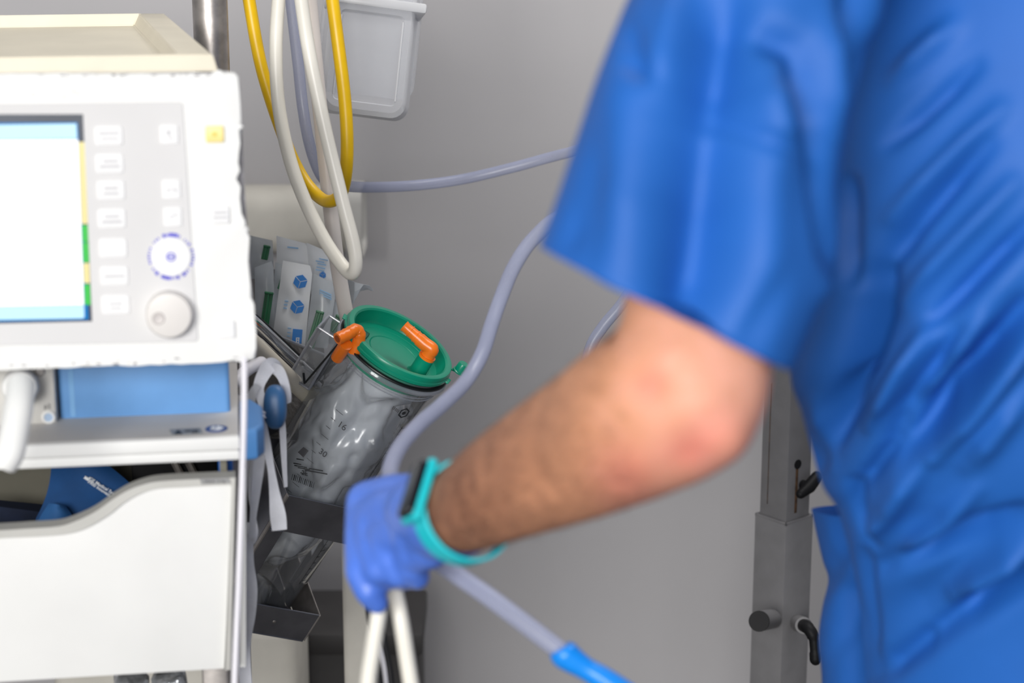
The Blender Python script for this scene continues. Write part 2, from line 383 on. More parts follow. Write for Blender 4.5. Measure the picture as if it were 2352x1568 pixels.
bm = B(); box(bm, KD.M, (-0.55, -0.012), (v0+0.01, v0+0.018), (-0.32, -0.013)); link('bin_floor', bm, OLIVE, trolley)
bm = B(); box(bm, KD.M, (-0.018, -0.012), (v0+0.02, zf), (-0.32, -0.02)); link('bin_side', bm, OLIVE, trolley)
bm = B(); box(bm, KD.M, (-0.55, -0.012), (v0+0.02, zf+0.002), (-0.33, -0.322)); link('back_panel', bm, OLIVE, trolley)
ub0, _ = KD.uv(302, 1090, -0.25); ub1, _ = KD.uv(500, 1090, -0.25)
bm = B(); box(bm, KD.M, (ub0, ub1), (v0+0.05, zf), (-0.30, -0.25), 0.002); link('drawer_runner', bm, BLACK, trolley)
for px in (400, 432):
    c = KD.pt(px, 1060, -0.245); e = KD.pt(px+28, 1115, -0.245)
    bm = B(); sweep(bm, [c, e], 0.004, 8); link('runner_rail', bm, STEEL, trolley)
# posts that carry the shelf, and lower chassis
for x in (-0.03, -0.53):
    for z in (-0.05, -0.30):
        bm = B(); zz = -O.z+0.06
        box(bm, KD.M, (x-0.012, x+0.012), (zz, v0 if z > -0.2 else zf), (z-0.012, z+0.012), 0.003); link('post', bm, STEEL, trolley)
bm = B(); box(bm, KD.M, (-0.56, 0.0), (-O.z+0.06, -O.z+0.12), (-0.34, -0.02), 0.01); link('chassis', bm, GREYPLASTIC, trolley)
for x in (-0.03, -0.53):
    for z in (-0.05, -0.30):
        bm = B(); lathe(bm, KD.M @ Matrix.Translation((x, -O.z+0.032, z)) @ Matrix.Rotation(math.pi/2, 4, 'Y'), [(0, -0.012), (0.026, -0.012), (0.031, -0.006), (0.031, 0.006), (0.026, 0.012), (0, 0.012)], 24); link('castor', bm, BLACK, trolley)
# stickers on the shelf surface
SH = Pl(O, E1, -N0)                             # lies in the shelf surface, z up
q = [SH.uv(x, y, 0.0006) for x, y in ((388, 986), (459, 982), (465, 995), (397, 999))]
bm = B(); prism(bm, SH.M, q[::-1], 0.0, 0.0006); lb = link('warning_label', bm, LABELGREY, trolley)
q = [SH.uv(x, y, 0.001) for x, y in ((399, 997), (409, 985.5), (420, 996))]; q2 = [SH.uv(x, y, 0.0012) for x, y in ((405, 995), (409, 989), (414, 994.5))]
bm = B(); prism(bm, SH.M, q[::-1], 0.0006, 0.0009); tr = link('warning_triangle', bm, PRINTBLACK, lb)
bm = B()
for k, (xa, xb, y) in enumerate(((424, 440, 989), (442, 455, 988), (440, 456, 993))):
    q = [SH.uv(*p, 0.0008) for p in ((xa, y+1.2), (xa, y-1.2), (xb, y-1.8), (xb, y+0.6))]; prism(bm, SH.M, q, 0.0006, 0.0009)
link('label_print', bm, PRINTBLACK, lb)
c = SH.pt(497, 985, 0); bm = B(); lathe(bm, Matrix.Translation(c), [(0, 0.0007), (0.0098, 0.0007), (0.0098, 0.0)], 28, sy=1.0); st = link('round_sticker', bm, STICKERBLUE, trolley, label='round blue sticker with white figure')
bm = B()
for dx, dy, sx, sy in ((-0.003, 0.0, 0.002, 0.006), (0.003, 0.001, 0.0035, 0.003), (0.0, -0.004, 0.005, 0.0015), (0.001, 0.005, 0.0018, 0.0018)):
    lathe(bm, Matrix.Translation(c+V((dx, dy, 0.0008))) @ Matrix.Diagonal((sx, sy, 1, 1)), [(0, 0.0003), (1, 0.0003), (1, 0)], 12)
link('sticker_figure', bm, PRINTWHITE, st)

# ------------------------------------------------------------------ things in the bin: blue pouch and navy pad
PP = K.off(-0.22)
pouch = thing('blue_pouch', 'dark blue folded fabric cuff with white lettering in the trolley bin', 'cuff', PP.pt(180, 1215))
def sheet(bm, rows, thick):
    """rows of world points -> a thick smooth sheet"""
    t = bmesh.new(); g = [[t.verts.new(p) for p in r] for r in rows]
    for i in range(len(g)-1):
        for j in range(len(g[0])-1): t.faces.new((g[i][j], g[i][j+1], g[i+1][j+1], g[i+1][j]))
    bmesh.ops.recalc_face_normals(t, faces=t.faces)
    bmesh.ops.solidify(t, geom=list(t.faces), thickness=thick)
    merge(bm, t)
def loftsheet(Pln, left, right, hs, n=10, m=8):
    L_ = spline(left, n); R_ = spline(right, n); rows = []
    for i, (a, b) in enumerate(zip(L_, R_)):
        rows.append([Pln.pt(a[0]+(b[0]-a[0])*k/m, a[1]+(b[1]-a[1])*k/m, hs(i/(len(L_)-1), k/m)) for k in range(m+1)])
    return rows
bm = B(); sheet(bm, loftsheet(PP, [(126, 1050), (117, 1110), (98, 1165), (60, 1235)], [(215, 1050), (300, 1115), (330, 1150), (300, 1260)], lambda s, k: 0.02*math.sin(math.pi*k)*0.6-0.01*s), 0.004); pb = link('flap', bm, POUCH, pouch)
bm = B(); sheet(bm, loftsheet(PP, [(112, 1155), (90, 1190), (50, 1260)], [(150, 1160), (172, 1200), (160, 1260)], lambda s, k: 0.022+0.012*math.sin(math.pi*k)), 0.004); link('fold', bm, mat('pouch_light', (50, 108, 172), 0.7, 0.08, 30), pouch)
def wdir(P_, x0, y0, x1, y1, h): return P_.pt(x0, y0, h), P_.pt(x1, y1, h)
a0, b0 = wdir(PP, 204, 1101, 282, 1150, 0.0165); xd = (b0-a0).normalized()
text('lettering', 'GE Medical Systems I', frame(a0, xd, ZZ), 0.0046, PRINTWHITE, pb, 0.00006)
a0, b0 = wdir(PP, 200, 1107, 278, 1158, 0.0165); text('lettering', '9900 Innovation Dri', frame(a0, b0-a0, ZZ), 0.0046, PRINTWHITE, pb, 0.00006)
a0, b0 = wdir(PP, 192, 1098, 230, 1122, 0.0165); Mx = frame(a0, b0-a0, ZZ)
bm = B(); prism(bm, Mx, [(0, 0), (0.0050, 0), (0.0050, 0.0046), (0.0040, 0.0046), (0.0040, 0.0026), (0.0028, 0.0034), (0.0028, 0.0026), (0.0015, 0.0034), (0.0015, 0.0026), (0, 0.0034)], 0, 0.0002); link('factory_mark', bm, PRINTWHITE, pb)
bm = B(); sheet(bm, loftsheet(K.off(-0.25), [(-60, 1142), (-60, 1180), (-60, 1260)], [(118, 1160), (100, 1200), (80, 1260)], lambda s, k: 0.01*math.sin(3*k)), 0.02)
tag(link('navy_pad', bm, NAVY, None, K.off(-0.25).pt(30, 1240)), 'almost black navy pad lying left in the trolley bin', 'pad')

# ------------------------------------------------------------------ ventilator unit on the shelf
VP = K.off(-0.075)
vent = thing('ventilator_unit', 'low ventilator box with blue front and grey connector plate on the shelf', 'ventilator', VP.pt(300, 965))
q = [VP.uv(x, y) for x, y in ((129, 800), (524, 800), (522, 948), (134, 973))]
u0, u1 = q[0][0], q[1][0]; vb = VP.uv(330, 961)[1]; vt = VP.uv(330, 812)[1]
bm = B(); box(bm, VP.M, (u0, u1), (vb, vt), (-0.01, 0.004), 0.0045, 3); link('front_panel', bm, BLUEPANEL, vent, label='plain blue front panel')
bm = B(); box(bm, VP.M, (-0.50, u1-0.022), (vb+0.004, vt), (-0.23, -0.008), 0.004); link('housing', bm, mat('vent_housing', (112, 112, 114), 0.5, 0.05), vent)
bm = B(); uu = VP.uv(165, 900, 0.0045)[0]; box(bm, VP.M, (uu-0.0022, uu+0.0022), (vb+0.006, vt-0.004), (0.0035, 0.0043)); link('panel_seam', bm, mat('seam_blue', (124, 176, 224), 0.5, 0.04), vent)
for px in (478, 200):
    uu, vv = VP.uv(px, 966, -0.004); bm = B(); box(bm, VP.M, (uu-0.009, uu+0.009), (0.0005, vb+0.002), (-0.03, 0.0), 0.002); link('foot', bm, BLACK, vent)
CP = VP.off(0.016)
u1c, vbc = CP.uv(132, 978); 
bm = B(); box(bm, CP.M, (-0.50, u1c), (vbc, vt), (-0.03, 0.0), 0.003, 2); cp = link('connector_plate', bm, GREYPLASTIC, vent)
c = CP.pt(48, 884, 0); Mz = Pl(c, CP.x, CP.y).M
bm = B(); lathe(bm, Mz, [(0, 0.002), (0.010, 0.002), (0.0105, 0.012), (0.0145, 0.012), (0.0160, 0.010), (0.0165, 0.0), (0.0, 0.0)], 36); link('hose_port', bm, WHITE, cp)
c = CP.pt(112, 957, 0); Mz = Pl(c, CP.x, CP.y).M
bm = B(); lathe(bm, Mz, [(0.0040, 0.0), (0.0040, 0.0022), (0.0052, 0.0025), (0.0062, 0.0015), (0.0062, 0.0)], 28); link('port_ring', bm, WHITE, cp)
bm = B(); lathe(bm, Mz, [(0, 0.0012), (0.0041, 0.0012), (0.0041, 0)], 24); link('port_plug', bm, mat('plug_blue', (170, 192, 218), 0.4, 0.03), cp)
a0 = CP.pt(101, 938, 0.0004); text('port_mark', 'p2', frame(a0, E1, ZZ), 0.0062, PRINTGREY, cp)
c = CP.pt(92, 852, 0); bm = B(); lathe(bm, Pl(c, CP.x, CP.y).M, [(0, 0.003), (0.0035, 0.003), (0.0045, 0.0015), (0.0045, 0)], 20); link('screw', bm, STEEL, cp)
hs = thing('breathing_hose', 'thick white hose with elbow plugged into the grey connector plate', 'hose', W(10, 1060, 1.60))
P = [W(*p) for p in spline([(48, 888, 1.672), (47, 904, 1.658), (42, 940, 1.634), (34, 985, 1.616), (22, 1040, 1.60), (8, 1062, 1.60)], 6)]
bm = B(); sweep(bm, P, 0.0118, 24); link('elbow', bm, WHITE, hs)
bm = B(); lathe(bm, Pl(CP.pt(47, 884, 0.0123), CP.x, CP.y).M, [(0.0118, 0.0), (0.0156, 0.0), (0.0160, 0.006), (0.0145, 0.009), (0.0100, 0.009)], 32); link('collar', bm, WHITE, hs)

# ------------------------------------------------------------------ monitor
TL = math.radians(4.0)
MO = W(588, 828, 1.71)
MP = Pl(MO, E1, ZZ*math.cos(TL) - N0*math.sin(TL))
mon = thing('ventilator_monitor', 'white patient monitor with bright screen, keypad and rotary knob', 'monitor', MP.pt(300, 838))
def mrect(x0, y0, x1, y1, h=0.0):
    a = MP.uv(x0, (y0+y1)/2, h)[0]; b = MP.uv(x1, (y0+y1)/2, h)[0]; c = MP.uv((x0+x1)/2, y1, h)[1]; d = MP.uv((x0+x1)/2, y0, h)[1]
    return (a, b), (c, d)
rr = random.Random(3)
edge = [(-330, 175), (0, 171)] + [(x, 169.5+rr.uniform(-0.8, 1.0)) for x in range(25, 515, 20)] + [(520, 166), (540, 169), (548, 178), (549, 200), (552, 240), (555, 282), (552, 290), (554, 300), (552, 330), (549, 350), (547, 372), (545, 392), (548, 410), (547, 430), (551, 455), (555, 490), (558, 512), (567, 520), (572, 530), (567, 545), (570, 600), (575, 650), (580, 680), (578, 700), (585, 730), (588, 760), (588, 800), (586, 824), (578, 829)]
edge += [(x, 829+(578-x)*0.036+rr.uniform(-2, 2)) for x in range(560, 0, -24)] + [(-330, 864)]
SCRX = [(-330, 262), (192, 261), (213, 739), (-330, 750)]
bm = B(); prism(bm, MP.M, [MP.uv(*p) for p in edge][::-1], -0.020, 0.0, 0.0022, 2); link('bezel', bm, WHITE, mon, label='white bezel with chipped edges')
core = [(-330, 186), (530, 182), (546, 186), (551, 200), (561, 420), (571, 560), (590, 800), (590, 826), (584, 832), (-330, 868)]
bm = B(); prism(bm, MP.M, [MP.uv(*p) for p in core][::-1], -0.10, -0.008, 0.003, 2); link('rear_housing', bm, WORN, mon)
# scuffs along the edges
bm = B()
for k in range(46):
    if k < 20: x, y = rr.uniform(5, 500), 171+rr.uniform(0, 3)
    elif k < 36: x = rr.uniform(0, 560); y = 846-x*0.036+rr.uniform(-8, 2)
    else: x, y = rr.uniform(60, 180), rr.uniform(208, 224)
    sx, sy = rr.uniform(2, 9), rr.uniform(0.8, 2.4)
    if k >= 36: sx, sy = rr.uniform(1, 4), rr.uniform(0.6, 1.5)
    pts = [MP.uv(x+sx*math.cos(a)*rr.uniform(.6, 1.2), y+sy*math.sin(a)*rr.uniform(.6, 1.2), 0.0003) for a in [i*math.pi/4 for i in range(8)]]
    prism(bm, MP.M, pts[::-1], -0.0005, 0.0003)
link('scuff_marks', bm, WORN, mon)['kind'] = 'stuff'
pts = [(-330, 241), (414, 234), (420, 240), (455, 778), (450, 785), (-330, 800)]
hole = [(194, 262), (213, 740)]
poly = [(-330, 241), (414, 234), (420, 240), (455, 778), (450, 785), (-330, 800), (-330, 750), (213, 739), (192, 261), (-330, 264)]
bm = B(); prism(bm, MP.M, [MP.uv(*p, 0.0012) for p in poly][::-1], 0.0, 0.0012, 0.0004, 1); link('keypad_panel', bm, PANELGREY, mon, label='pale grey keypad membrane')
# screen in its recess
bm = B(); prism(bm, MP.M, [MP.uv(*p, 0.0002) for p in ((-330, 264), (192, 261), (213, 739), (-330, 750))][::-1], -0.0005, 0.0003); link('screen_surround', bm, RECESS, mon)
def scr(name, q, m, h0=0.0003, h1=0.0005):
    bm = B(); prism(bm, MP.M, [MP.uv(*p, h1) for p in q][::-1], h0, h1); return link(name, bm, m, scrn)
bm = B(); prism(bm, MP.M, [MP.uv(*p, 0.0004) for p in ((-330, 284), (178, 281), (204, 734), (-330, 746))][::-1], 0.0003, 0.0004); scrn = link('screen', bm, SCR_BLUE, mon, label='lit white and blue screen')
scr('header_bar', [(-330, 292), (175, 284), (177, 318), (-330, 325)], SCR_PALE, 0.0004)
scr('picture_area', [(-330, 325), (179, 320), (193, 700), (-330, 711)], SCR_WHITE, 0.0004)
scr('footer_bar', [(-330, 712), (193, 701), (194, 728), (190, 731), (-330, 740)], SCR_PALE, 0.0004)
for i, (ya, yb, m_) in enumerate(((326, 514, SCR_YEL), (517, 555, SCR_GRN), (557, 602, SCR_GRN), (604, 650, SCR_YEL), (653, 700, SCR_GRN))):
    f = lambda y: 180+(y-320)*0.0385
    scr('status_bar', [(f(ya), ya), (f(ya)+14, ya), (f(yb)+14, yb), (f(yb), yb)], m_, 0.0004)
def key(name, cx, cy, w_, h_, m_, lines=(), pm=KEYPRINT):
    (a, b), (c, d) = mrect(cx-w_/2, cy-h_/2, cx+w_/2, cy+h_/2, 0.0025)
    bm = B(); rad = (b-a)*0.12; pts = []
    for qx, qy, a0 in ((b-rad, d-rad, 0), (a+rad, d-rad, 90), (a+rad, c+rad, 180), (b-rad, c+rad, 270)):
        for k in range(5): an = math.radians(a0+k*22.5); pts.append((qx+rad*math.cos(an), qy+rad*math.sin(an)))
    prism(bm, MP.M, pts, 0.0005, 0.0026, 0.0006, 2); o = link(name, bm, m_, mon)
    if lines:
        bm = B()
        for lx, ly, lw, lh in lines:
            (a, b), (c, d) = mrect(cx+lx-lw/2, cy+ly-lh/2, cx+lx+lw/2, cy+ly+lh/2, 0.0027); box(bm, MP.M, (a, b), (c, d), (0.0025, 0.0028))
        link('key_print', bm, pm, o)
    # thin frame line round the key
    return o
for i, (cx, cy) in enumerate(((250, 312), (252, 376), (255, 437), (257, 502), (260, 570), (263, 634), (266, 700))):
    ln = [[(0, -6, 46, 6), (2, 6, 40, 4)], [(2, -6, 34, 6), (0, 6, 46, 6)], [(0, -5, 32, 6), (0, 7, 34, 5)], [(0, -5, 34, 6), (0, 7, 46, 6)], [], [(0, 0, 46, 4)], [(0, -3, 30, 4), (0, 7, 24, 3)]][i]
    key('key', cx, cy, 64, 44, KEY, ln)
for cx, cy, ln in ((389, 309, [(-2, -4, 8, 12), (2, 8, 6, 5)]), (394, 435, [(0, 0, 22, 3), (-9, 3, 3, 8), (9, 3, 3, 8)]), (397, 498, [(0, -3, 14, 3), (-4, 3, 5, 5), (6, -6, 4, 4)])):
    key('key', cx, cy, 42, 44, KEY, ln)
key('key', 493, 308, 42, 38, YELLOWKEY, [(0, 0, 12, 10)], mat('key_yellow_print', (238, 208, 100), 0.5, 0.05))['label'] = 'yellow key'
key('key', 506, 494, 42, 40, KEY, [(0, -6, 30, 5), (0, 5, 34, 4)])
key('key', 520, 757, 40, 40, KEY)
c = MP.pt(393, 589, 0.0012); Md = Pl(c, MP.x, MP.y).M; R0 = 53*1.70/FPX
bm = B(); lathe(bm, Md, [(0, 0.0018), (R0*0.82, 0.0018), (R0*0.86, 0.0008), (R0*0.86, -0.0008)], 48); disc = link('menu_dial', bm, KEY, mon, label='white menu dial ringed with blue print')
bm = B()
for k in range(44):
    a = 2*math.pi*k/44; ln = rr.uniform(0.4, 0.95); h = 0.10
    if k % 11 in (3, 7): continue
    big = k in (9, 10, 11, 13, 3, 36, 35, 37, 29, 28, 30, 31, 32)
    w0 = R0*(0.93-(0.075 if big else 0.045)); w1 = R0*(0.97+(0.05 if big else 0.02*rr.random()))
    da = 2*math.pi/44*(0.47 if big else ln*0.36)
    prism(bm, Md, [(w0*math.cos(a-da), w0*math.sin(a-da)), (w1*math.cos(a-da), w1*math.sin(a-da)), (w1*math.cos(a+da), w1*math.sin(a+da)), (w0*math.cos(a+da), w0*math.sin(a+da))], 0.0, 0.0003)
link('dial_print', bm, BLUEPRINT, disc)
bm = B(); lathe(bm, Md, [(R0*0.14, 0.0018), (R0*0.14, 0.0022), (R0*0.20, 0.0022), (R0*0.20, 0.0018)], 24)
box(bm, Md, (-R0*0.12, R0*0.12), (-R0*0.04, R0*0.04), (0.0018, 0.0021)); link('dial_centre', bm, BLUEPRINT, disc)
c = MP.pt(389, 719, 0.0012); Md = Pl(c, MP.x, MP.y).M
bm = B(); lathe(bm, Md, [(0, 0.0130), (R0*0.80, 0.0130), (R0*0.93, 0.0125), (R0*0.99, 0.0105), (R0*1.02, 0.0), (0, 0)], 48); kn = link('rotary_knob', bm, KNOB, mon, label='grey rotary knob')
bm = B(); lathe(bm, Md @ Matrix.Translation((-R0*0.45, -R0*0.1, 0.0131)), [(0, 0.0003), (R0*0.18, 0.0003), (R0*0.24, 0.001), (R0*0.28, 0.0)], 24); link('finger_dimple', bm, mat('knob_dimple', (206, 200, 197), 0.5, 0.03), kn)
bm = B(); box(bm, K.M, (-0.34, -0.24), (VP.uv(330, 812)[1]-0.002, MP.uv(330, 820)[1]+0.02-0.0), (-0.16, -0.12), 0.004) ; link('mount_neck', bm, WORN, mon)

# beige tray lying on the monitor housing
tz = W(498, 165, 1.735)
TP = Pl(W(489, 123, 1.735), E1, -N0)            # tray rim level, z up
tray = thing('storage_tray', 'beige shallow plastic tray on top of the white monitor', 'tray', TP.pt(250, 150))
ub, vb2 = TP.uv(378, 29); ui, vi = TP.uv(318, 30)
dep = 0.20
far = [(378, 29)]; 
bl, bh = TP.uv(378, 29); 
hgt = TP.o.z - tz.z
uin0, vin0 = TP.uv(405, 118); uin1, vin1 = TP.uv(319, 33)
def tr(u, v): return (u, v)
bm = B()
W0 = -0.345; rimw = 0.028
# rim: four strips, walls and floor as one moulded shell
def shell(bm):
    o = [(W0, 0), (0, 0), (bl, bh), (W0, bh)]; rim_t = [(W0+0.03, 0.006), (uin0, 0.006), (uin1, bh-0.006), (W0+0.03, bh-0.006)]
    fl = [(W0+0.035, 0.008), (uin0-0.004, 0.008), (uin1-0.006, bh-0.009), (W0+0.035, bh-0.009)]; ob = [(W0, -0.001), (0.004, -0.001), (bl+0.004, bh), (W0, bh)]
    lv = [(o, 0.0), (rim_t, 0.0), (fl, -hgt*0.8)]
    t = bmesh.new(); rings = [[t.verts.new((x, y, z)) for x, y in p] for p, z in [(ob, -hgt), (o, -0.001)]+lv[1:]]
    for i in range(len(rings)-1):
        for k in range(4): t.faces.new((rings[i][k], rings[i][(k+1) % 4], rings[i+1][(k+1) % 4], rings[i+1][k]))
    t.faces.new(rings[-1]); t.faces.new(rings[0][::-1])
    bmesh.ops.bevel(t, geom=list(t.edges), offset=0.0012, segments=2, affect='EDGES')
    merge(bm, t, TP.M)
shell(bm); link('tray_shell', bm, BEIGE, tray, sharp=0.5)

# ------------------------------------------------------------------ steel pole
pr = 40*2.14/FPX
p0 = W(488, 160, 2.14)
t = thing('steel_pole', 'brushed steel pole standing behind the monitor and tray', 'pole', V((p0.x, p0.y, 0.0)))
bm = B(); lathe(bm, Matrix.Translation((p0.x, p0.y, 0)), [(0, 0.06), (pr, 0.06), (pr, 1.95), (pr*0.8, 1.96), (0, 1.96)], 40); link('tube', bm, STEEL, t)
bm = B(); lathe(bm, Matrix.Translation((p0.x, p0.y, 0)), [(0, 0), (0.05, 0), (0.05, 0.01), (0.03, 0.06), (0, 0.06)], 32); link('foot_flange', bm, BLACK, t)

# ------------------------------------------------------------------ hoses hanging from above
hose('yellow_hose', [(500, -900, 2.10), (520, -500, 2.12), (552, -130, 2.16), (572, 0, 2.17), (602, 160, 2.18), (650, 310, 2.19), (690, 400, 2.19), (730, 450, 2.18), (760, 462, 2.16), (786, 438, 2.14), (797, 360, 2.12), (793, 240, 2.11), (774, 80, 2.10), (755, -60, 2.10), (738, -160, 2.10), (690, -500, 2.10), (660, -900, 2.10)], 0.0070, YELLOW, 'yellow hose hanging in a loop in front of the clear box')
hose('white_hose', [(690, -900, 2.10), (676, -400, 2.10), (652, -120, 2.10), (640, 0, 2.10), (634, 120, 2.10), (640, 240, 2.10), (664, 360, 2.095), (700, 460, 2.09), (745, 550, 2.085), (785, 608, 2.08), (806, 628, 2.07), (817, 612, 2.06), (812, 560, 2.055), (786, 460, 2.05), (745, 290, 2.045), (712, 130, 2.04), (692, 0, 2.04), (676, -120, 2.04), (650, -400, 2.05), (640, -900, 2.06)], 0.0071, HOSEWHITE, 'glossy white hose hanging in the longest narrow loop')
hose('pale_hose', [(650, -900, 2.2), (674, -400, 2.21), (697, -120, 2.22), (711, 0, 2.22), (726, 160, 2.22), (742, 320, 2.225), (758, 470, 2.235), (774, 600, 2.245), (793, 710, 2.26), (806, 770, 2.28), (815, 840, 2.30)], 0.0085, HOSEPINK, 'pale straight hose running down behind the loops to the green lid')
hose('thin_clear_tube', [(630, -900, 2.28), (640, -400, 2.29), (656, -120, 2.30), (668, 0, 2.30), (684, 140, 2.30), (696, 250, 2.30), (712, 335, 2.31), (736, 400, 2.33), (766, 426, 2.35), (800, 428, 2.37), (850, 430, 2.40), (950, 426, 2.44), (1060, 412, 2.46), (1180, 384, 2.46), (1300, 352, 2.44), (1420, 330, 2.38), (1520, 390, 2.30), (1500, 560, 2.26), (1440, 680, 2.25), (1385, 750, 2.25), (1356, 800, 2.25), (1342, 880, 2.25), (1375, 960, 2.26), (1450, 970, 2.28), (1520, 890, 2.32), (1570, 760, 2.38), (1640, 600, 2.50), (1740, 500, 2.70), (1840, 450, 2.98)], 0.0066, TUBE, 'long lilac clear tube crossing the wall to behind the sleeve', 'tube')
# tube that runs through the gloved hand and ends in a blue connector
tb = thing('suction_tube', 'lilac clear tube passing through the gloved hand to a blue connector', 'tube', W(1300, 1500, 1.50))
P = [W(*p) for p in spline([(1830, 520, 2.98), (1740, 480, 2.60), (1600, 460, 2.20), (1440, 460, 2.02), (1300, 490, 1.98), (1228, 545, 1.96), (1182, 610, 1.94), (1152, 680, 1.93), (1129, 745, 1.91), (1106, 815, 1.89), (1068, 878, 1.86), (1015, 930, 1.81), (960, 978, 1.76), (915, 1032, 1.71), (895, 1090, 1.66), (905, 1160, 1.60), (930, 1230, 1.575), (980, 1272, 1.56), (1050, 1320, 1.54), (1150, 1390, 1.52), (1310, 1512, 1.50), (1340, 1535, 1.50)], 10)]
bm = B(); sweep(bm, P, 0.0072, 18); link('clear_tubing', bm, TUBE, tb)
Q = [(1288, 1488), (1296, 1500), (1310, 1512), (1345, 1535), (1380, 1556), (1440, 1600), (1520, 1660)]; rads = [0.0095, 0.0112, 0.0105, 0.0086, 0.0094, 0.0110, 0.0110]
Q = spline([(x, y, r) for (x, y), r in zip(Q, rads)], 5)
bm = B(); sweep(bm, [W(x, y, 1.50) for x, y, r in Q], [r for x, y, r in Q], 20); link('blue_connector', bm, TUBEBLUE, tb, label='bright blue funnel connector')

# clear box hanging top centre
BX = Pl(W(840, 240, 2.30), (RT*0.985+FW*0.17).normalized(), UP)
cont = thing('clear_box', 'milky clear plastic box hanging behind the yellow hose', 'box', BX.pt(835, 262))
def rrect(x0, y0, x1, y1, r, n=6):
    out = []
    for qx, qy, a0 in ((x1-r, y1-r, 0), (x0+r, y1-r, 90), (x0+r, y0+r, 180), (x1-r, y0+r, 270)):
        for k in range(n+1): a = math.radians(a0+90*k/n); out.append((qx+r*math.cos(a), qy+r*math.sin(a)))
    return out
def boxloft(bm, M, levels, open_end=False):
    t = bmesh.new(); rings = [[t.verts.new((x, y, z)) for x, y in p] for p, z in levels]; n = len(rings[0])
    for i in range(len(rings)-1):
        for k in range(n): t.faces.new((rings[i][k], rings[i][(k+1) % n], rings[i+1][(k+1) % n], rings[i+1][k]))
    if not open_end: t.faces.new(rings[-1]); 
    merge(bm, t, M)
q = [BX.uv(x, y) for x, y in ((738, -110), (948, -100), (925, 268), (733, 238))]
xl = -0.053; xr = 0.046; yb_ = -0.0125; yt_ = 0.175
sh = Matrix.Rotation(math.radians(-6), 4, 'Z')
bm = B()
boxloft(bm, BX.M @ sh, [(rrect(xl-0.001, yb_+0.004, xr+0.010, yt_, 0.018), -0.055), (rrect(xl, yb_+0.002, xr+0.004, yt_, 0.018), -0.03), (rrect(xl+0.001, yb_+0.001, xr+0.001, yt_, 0.018), -0.006), (rrect(xl+0.006, yb_+0.006, xr-0.004, yt_-0.005, 0.015), 0.0)], True)
link('side_walls', bm, MILKYRIM, cont)
bm = B(); boxloft(bm, BX.M @ sh, [(rrect(xl+0.006, yb_+0.006, xr-0.004, yt_-0.005, 0.015), 0.0), (rrect(xl+0.013, yb_+0.014, xr-0.011, yt_-0.068, 0.007), 0.0), (rrect(xl+0.0145, yb_+0.0155, xr-0.0125, yt_-0.070, 0.006), -0.004)]); link('front_face', bm, MILKY, cont)
bm = B(); boxloft(bm, BX.M @ sh, [(rrect(xl-0.005, yb_+0.03, xr+0.014, yt_, 0.018), -0.056), (rrect(xl-0.005, yb_+0.03, xr+0.014, yt_, 0.018), -0.060)]); link('back_face', bm, MILKY, cont)
bm = B(); box(bm, BX.M @ sh, (xl-0.003, xr+0.013), (yt_-0.062, yt_-0.05), (-0.06, 0.002), 0.003); link('lid_rim', bm, MILKYRIM, cont)
bm = B(); hq = BX.M @ sh @ V((0, 0.16, -0.058)); sweep(bm, [hq, V((hq.x, WY-0.004, hq.z))], 0.006, 12); link('wall_peg', bm, STEEL, cont)
for sx in (0, 1):
    x_ = (xl+0.0145, xr-0.0125)[sx]; bm = B(); sweep(bm, [BX.M @ sh @ V((x_, yb_+0.02, 0.0)), BX.M @ sh @ V((x_, yt_-0.075, 0.0))], 0.0011, 8); link('edge_rib', bm, MILKYRIM, cont)

# ------------------------------------------------------------------ diagonal rails
t = thing('chrome_rail', 'shiny chrome rail running diagonally behind the canister', 'rail', W(715, 870, 2.22))
bm = B(); sweep(bm, [W(500, 668, 2.12), W(590, 748, 2.17), W(728, 878, 2.27)], 0.0078, 24, round_end=True); link('bar', bm, CHROME, t)
bm = B(); sweep(bm, [W(500, 660, 2.13), W(598, 742, 2.19), W(735, 868, 2.285)], 0.0050, 16); link('guide_strip', bm, BLACK, t)
hose('cream_rail_hose', [(470, 690, 2.09), (560, 768, 2.12), (640, 845, 2.17), (700, 902, 2.24), (748, 946, 2.29), (775, 968, 2.31)], 0.0096, HOSECREAM, 'thick cream hose slanting down behind the clear canister', round_end=True)
hose('white_connector', [(600, 832, 2.02), (575, 845, 2.0), (553, 862, 1.99), (538, 880, 1.98)], 0.0062, CABLEWHITE, 'short white connector just right of the blue ventilator front', 'connector', round_end=True)

# ------------------------------------------------------------------ suction canister (tilted) with its own frame
LC = W(922, 783, 2.20)
nax = (RT*0.50 + UP*0.77 - FW*0.40).normalized()
exx = RT*0.839 - UP*0.545
CF = Pl(LC, exx, nax.cross(exx))                # z = axis out of the lid
CM = CF.M                                       # x along the long axis of the lid ellipse; -y faces the viewer
CR = 0.0645
can = thing('suction_canister', 'clear suction canister with green lid and orange elbows, tilted in a steel holder', 'canister', CM @ V((0, 0, -0.34)))
bm = B(); lathe(bm, CM, [(CR-0.004, -0.012), (CR-0.0025, -0.016), (CR-0.004, -0.06), (CR-0.006, -0.20), (CR-0.010, -0.372), (CR-0.016, -0.384), (0.02, -0.386), (0, -0.384)], 96); link('body', bm, CLEAR, can, label='clear plastic jar')
bm = B(); lathe(bm, CM, [(CR-0.002, -0.0165), (CR+0.0035, -0.0175), (CR+0.0045, -0.0200), (CR+0.0035, -0.0225), (CR-0.002, -0.0240)], 96); link('rim_flange', bm, CLEARED, can)
bm = B(); lathe(bm, CM, [(CR-0.002, -0.0150), (CR+0.0022, -0.0150), (CR+0.0026, -0.0160), (CR+0.0022, -0.0170), (CR-0.002, -0.0170)], 96); link('seal_ring', bm, SEAL, can)
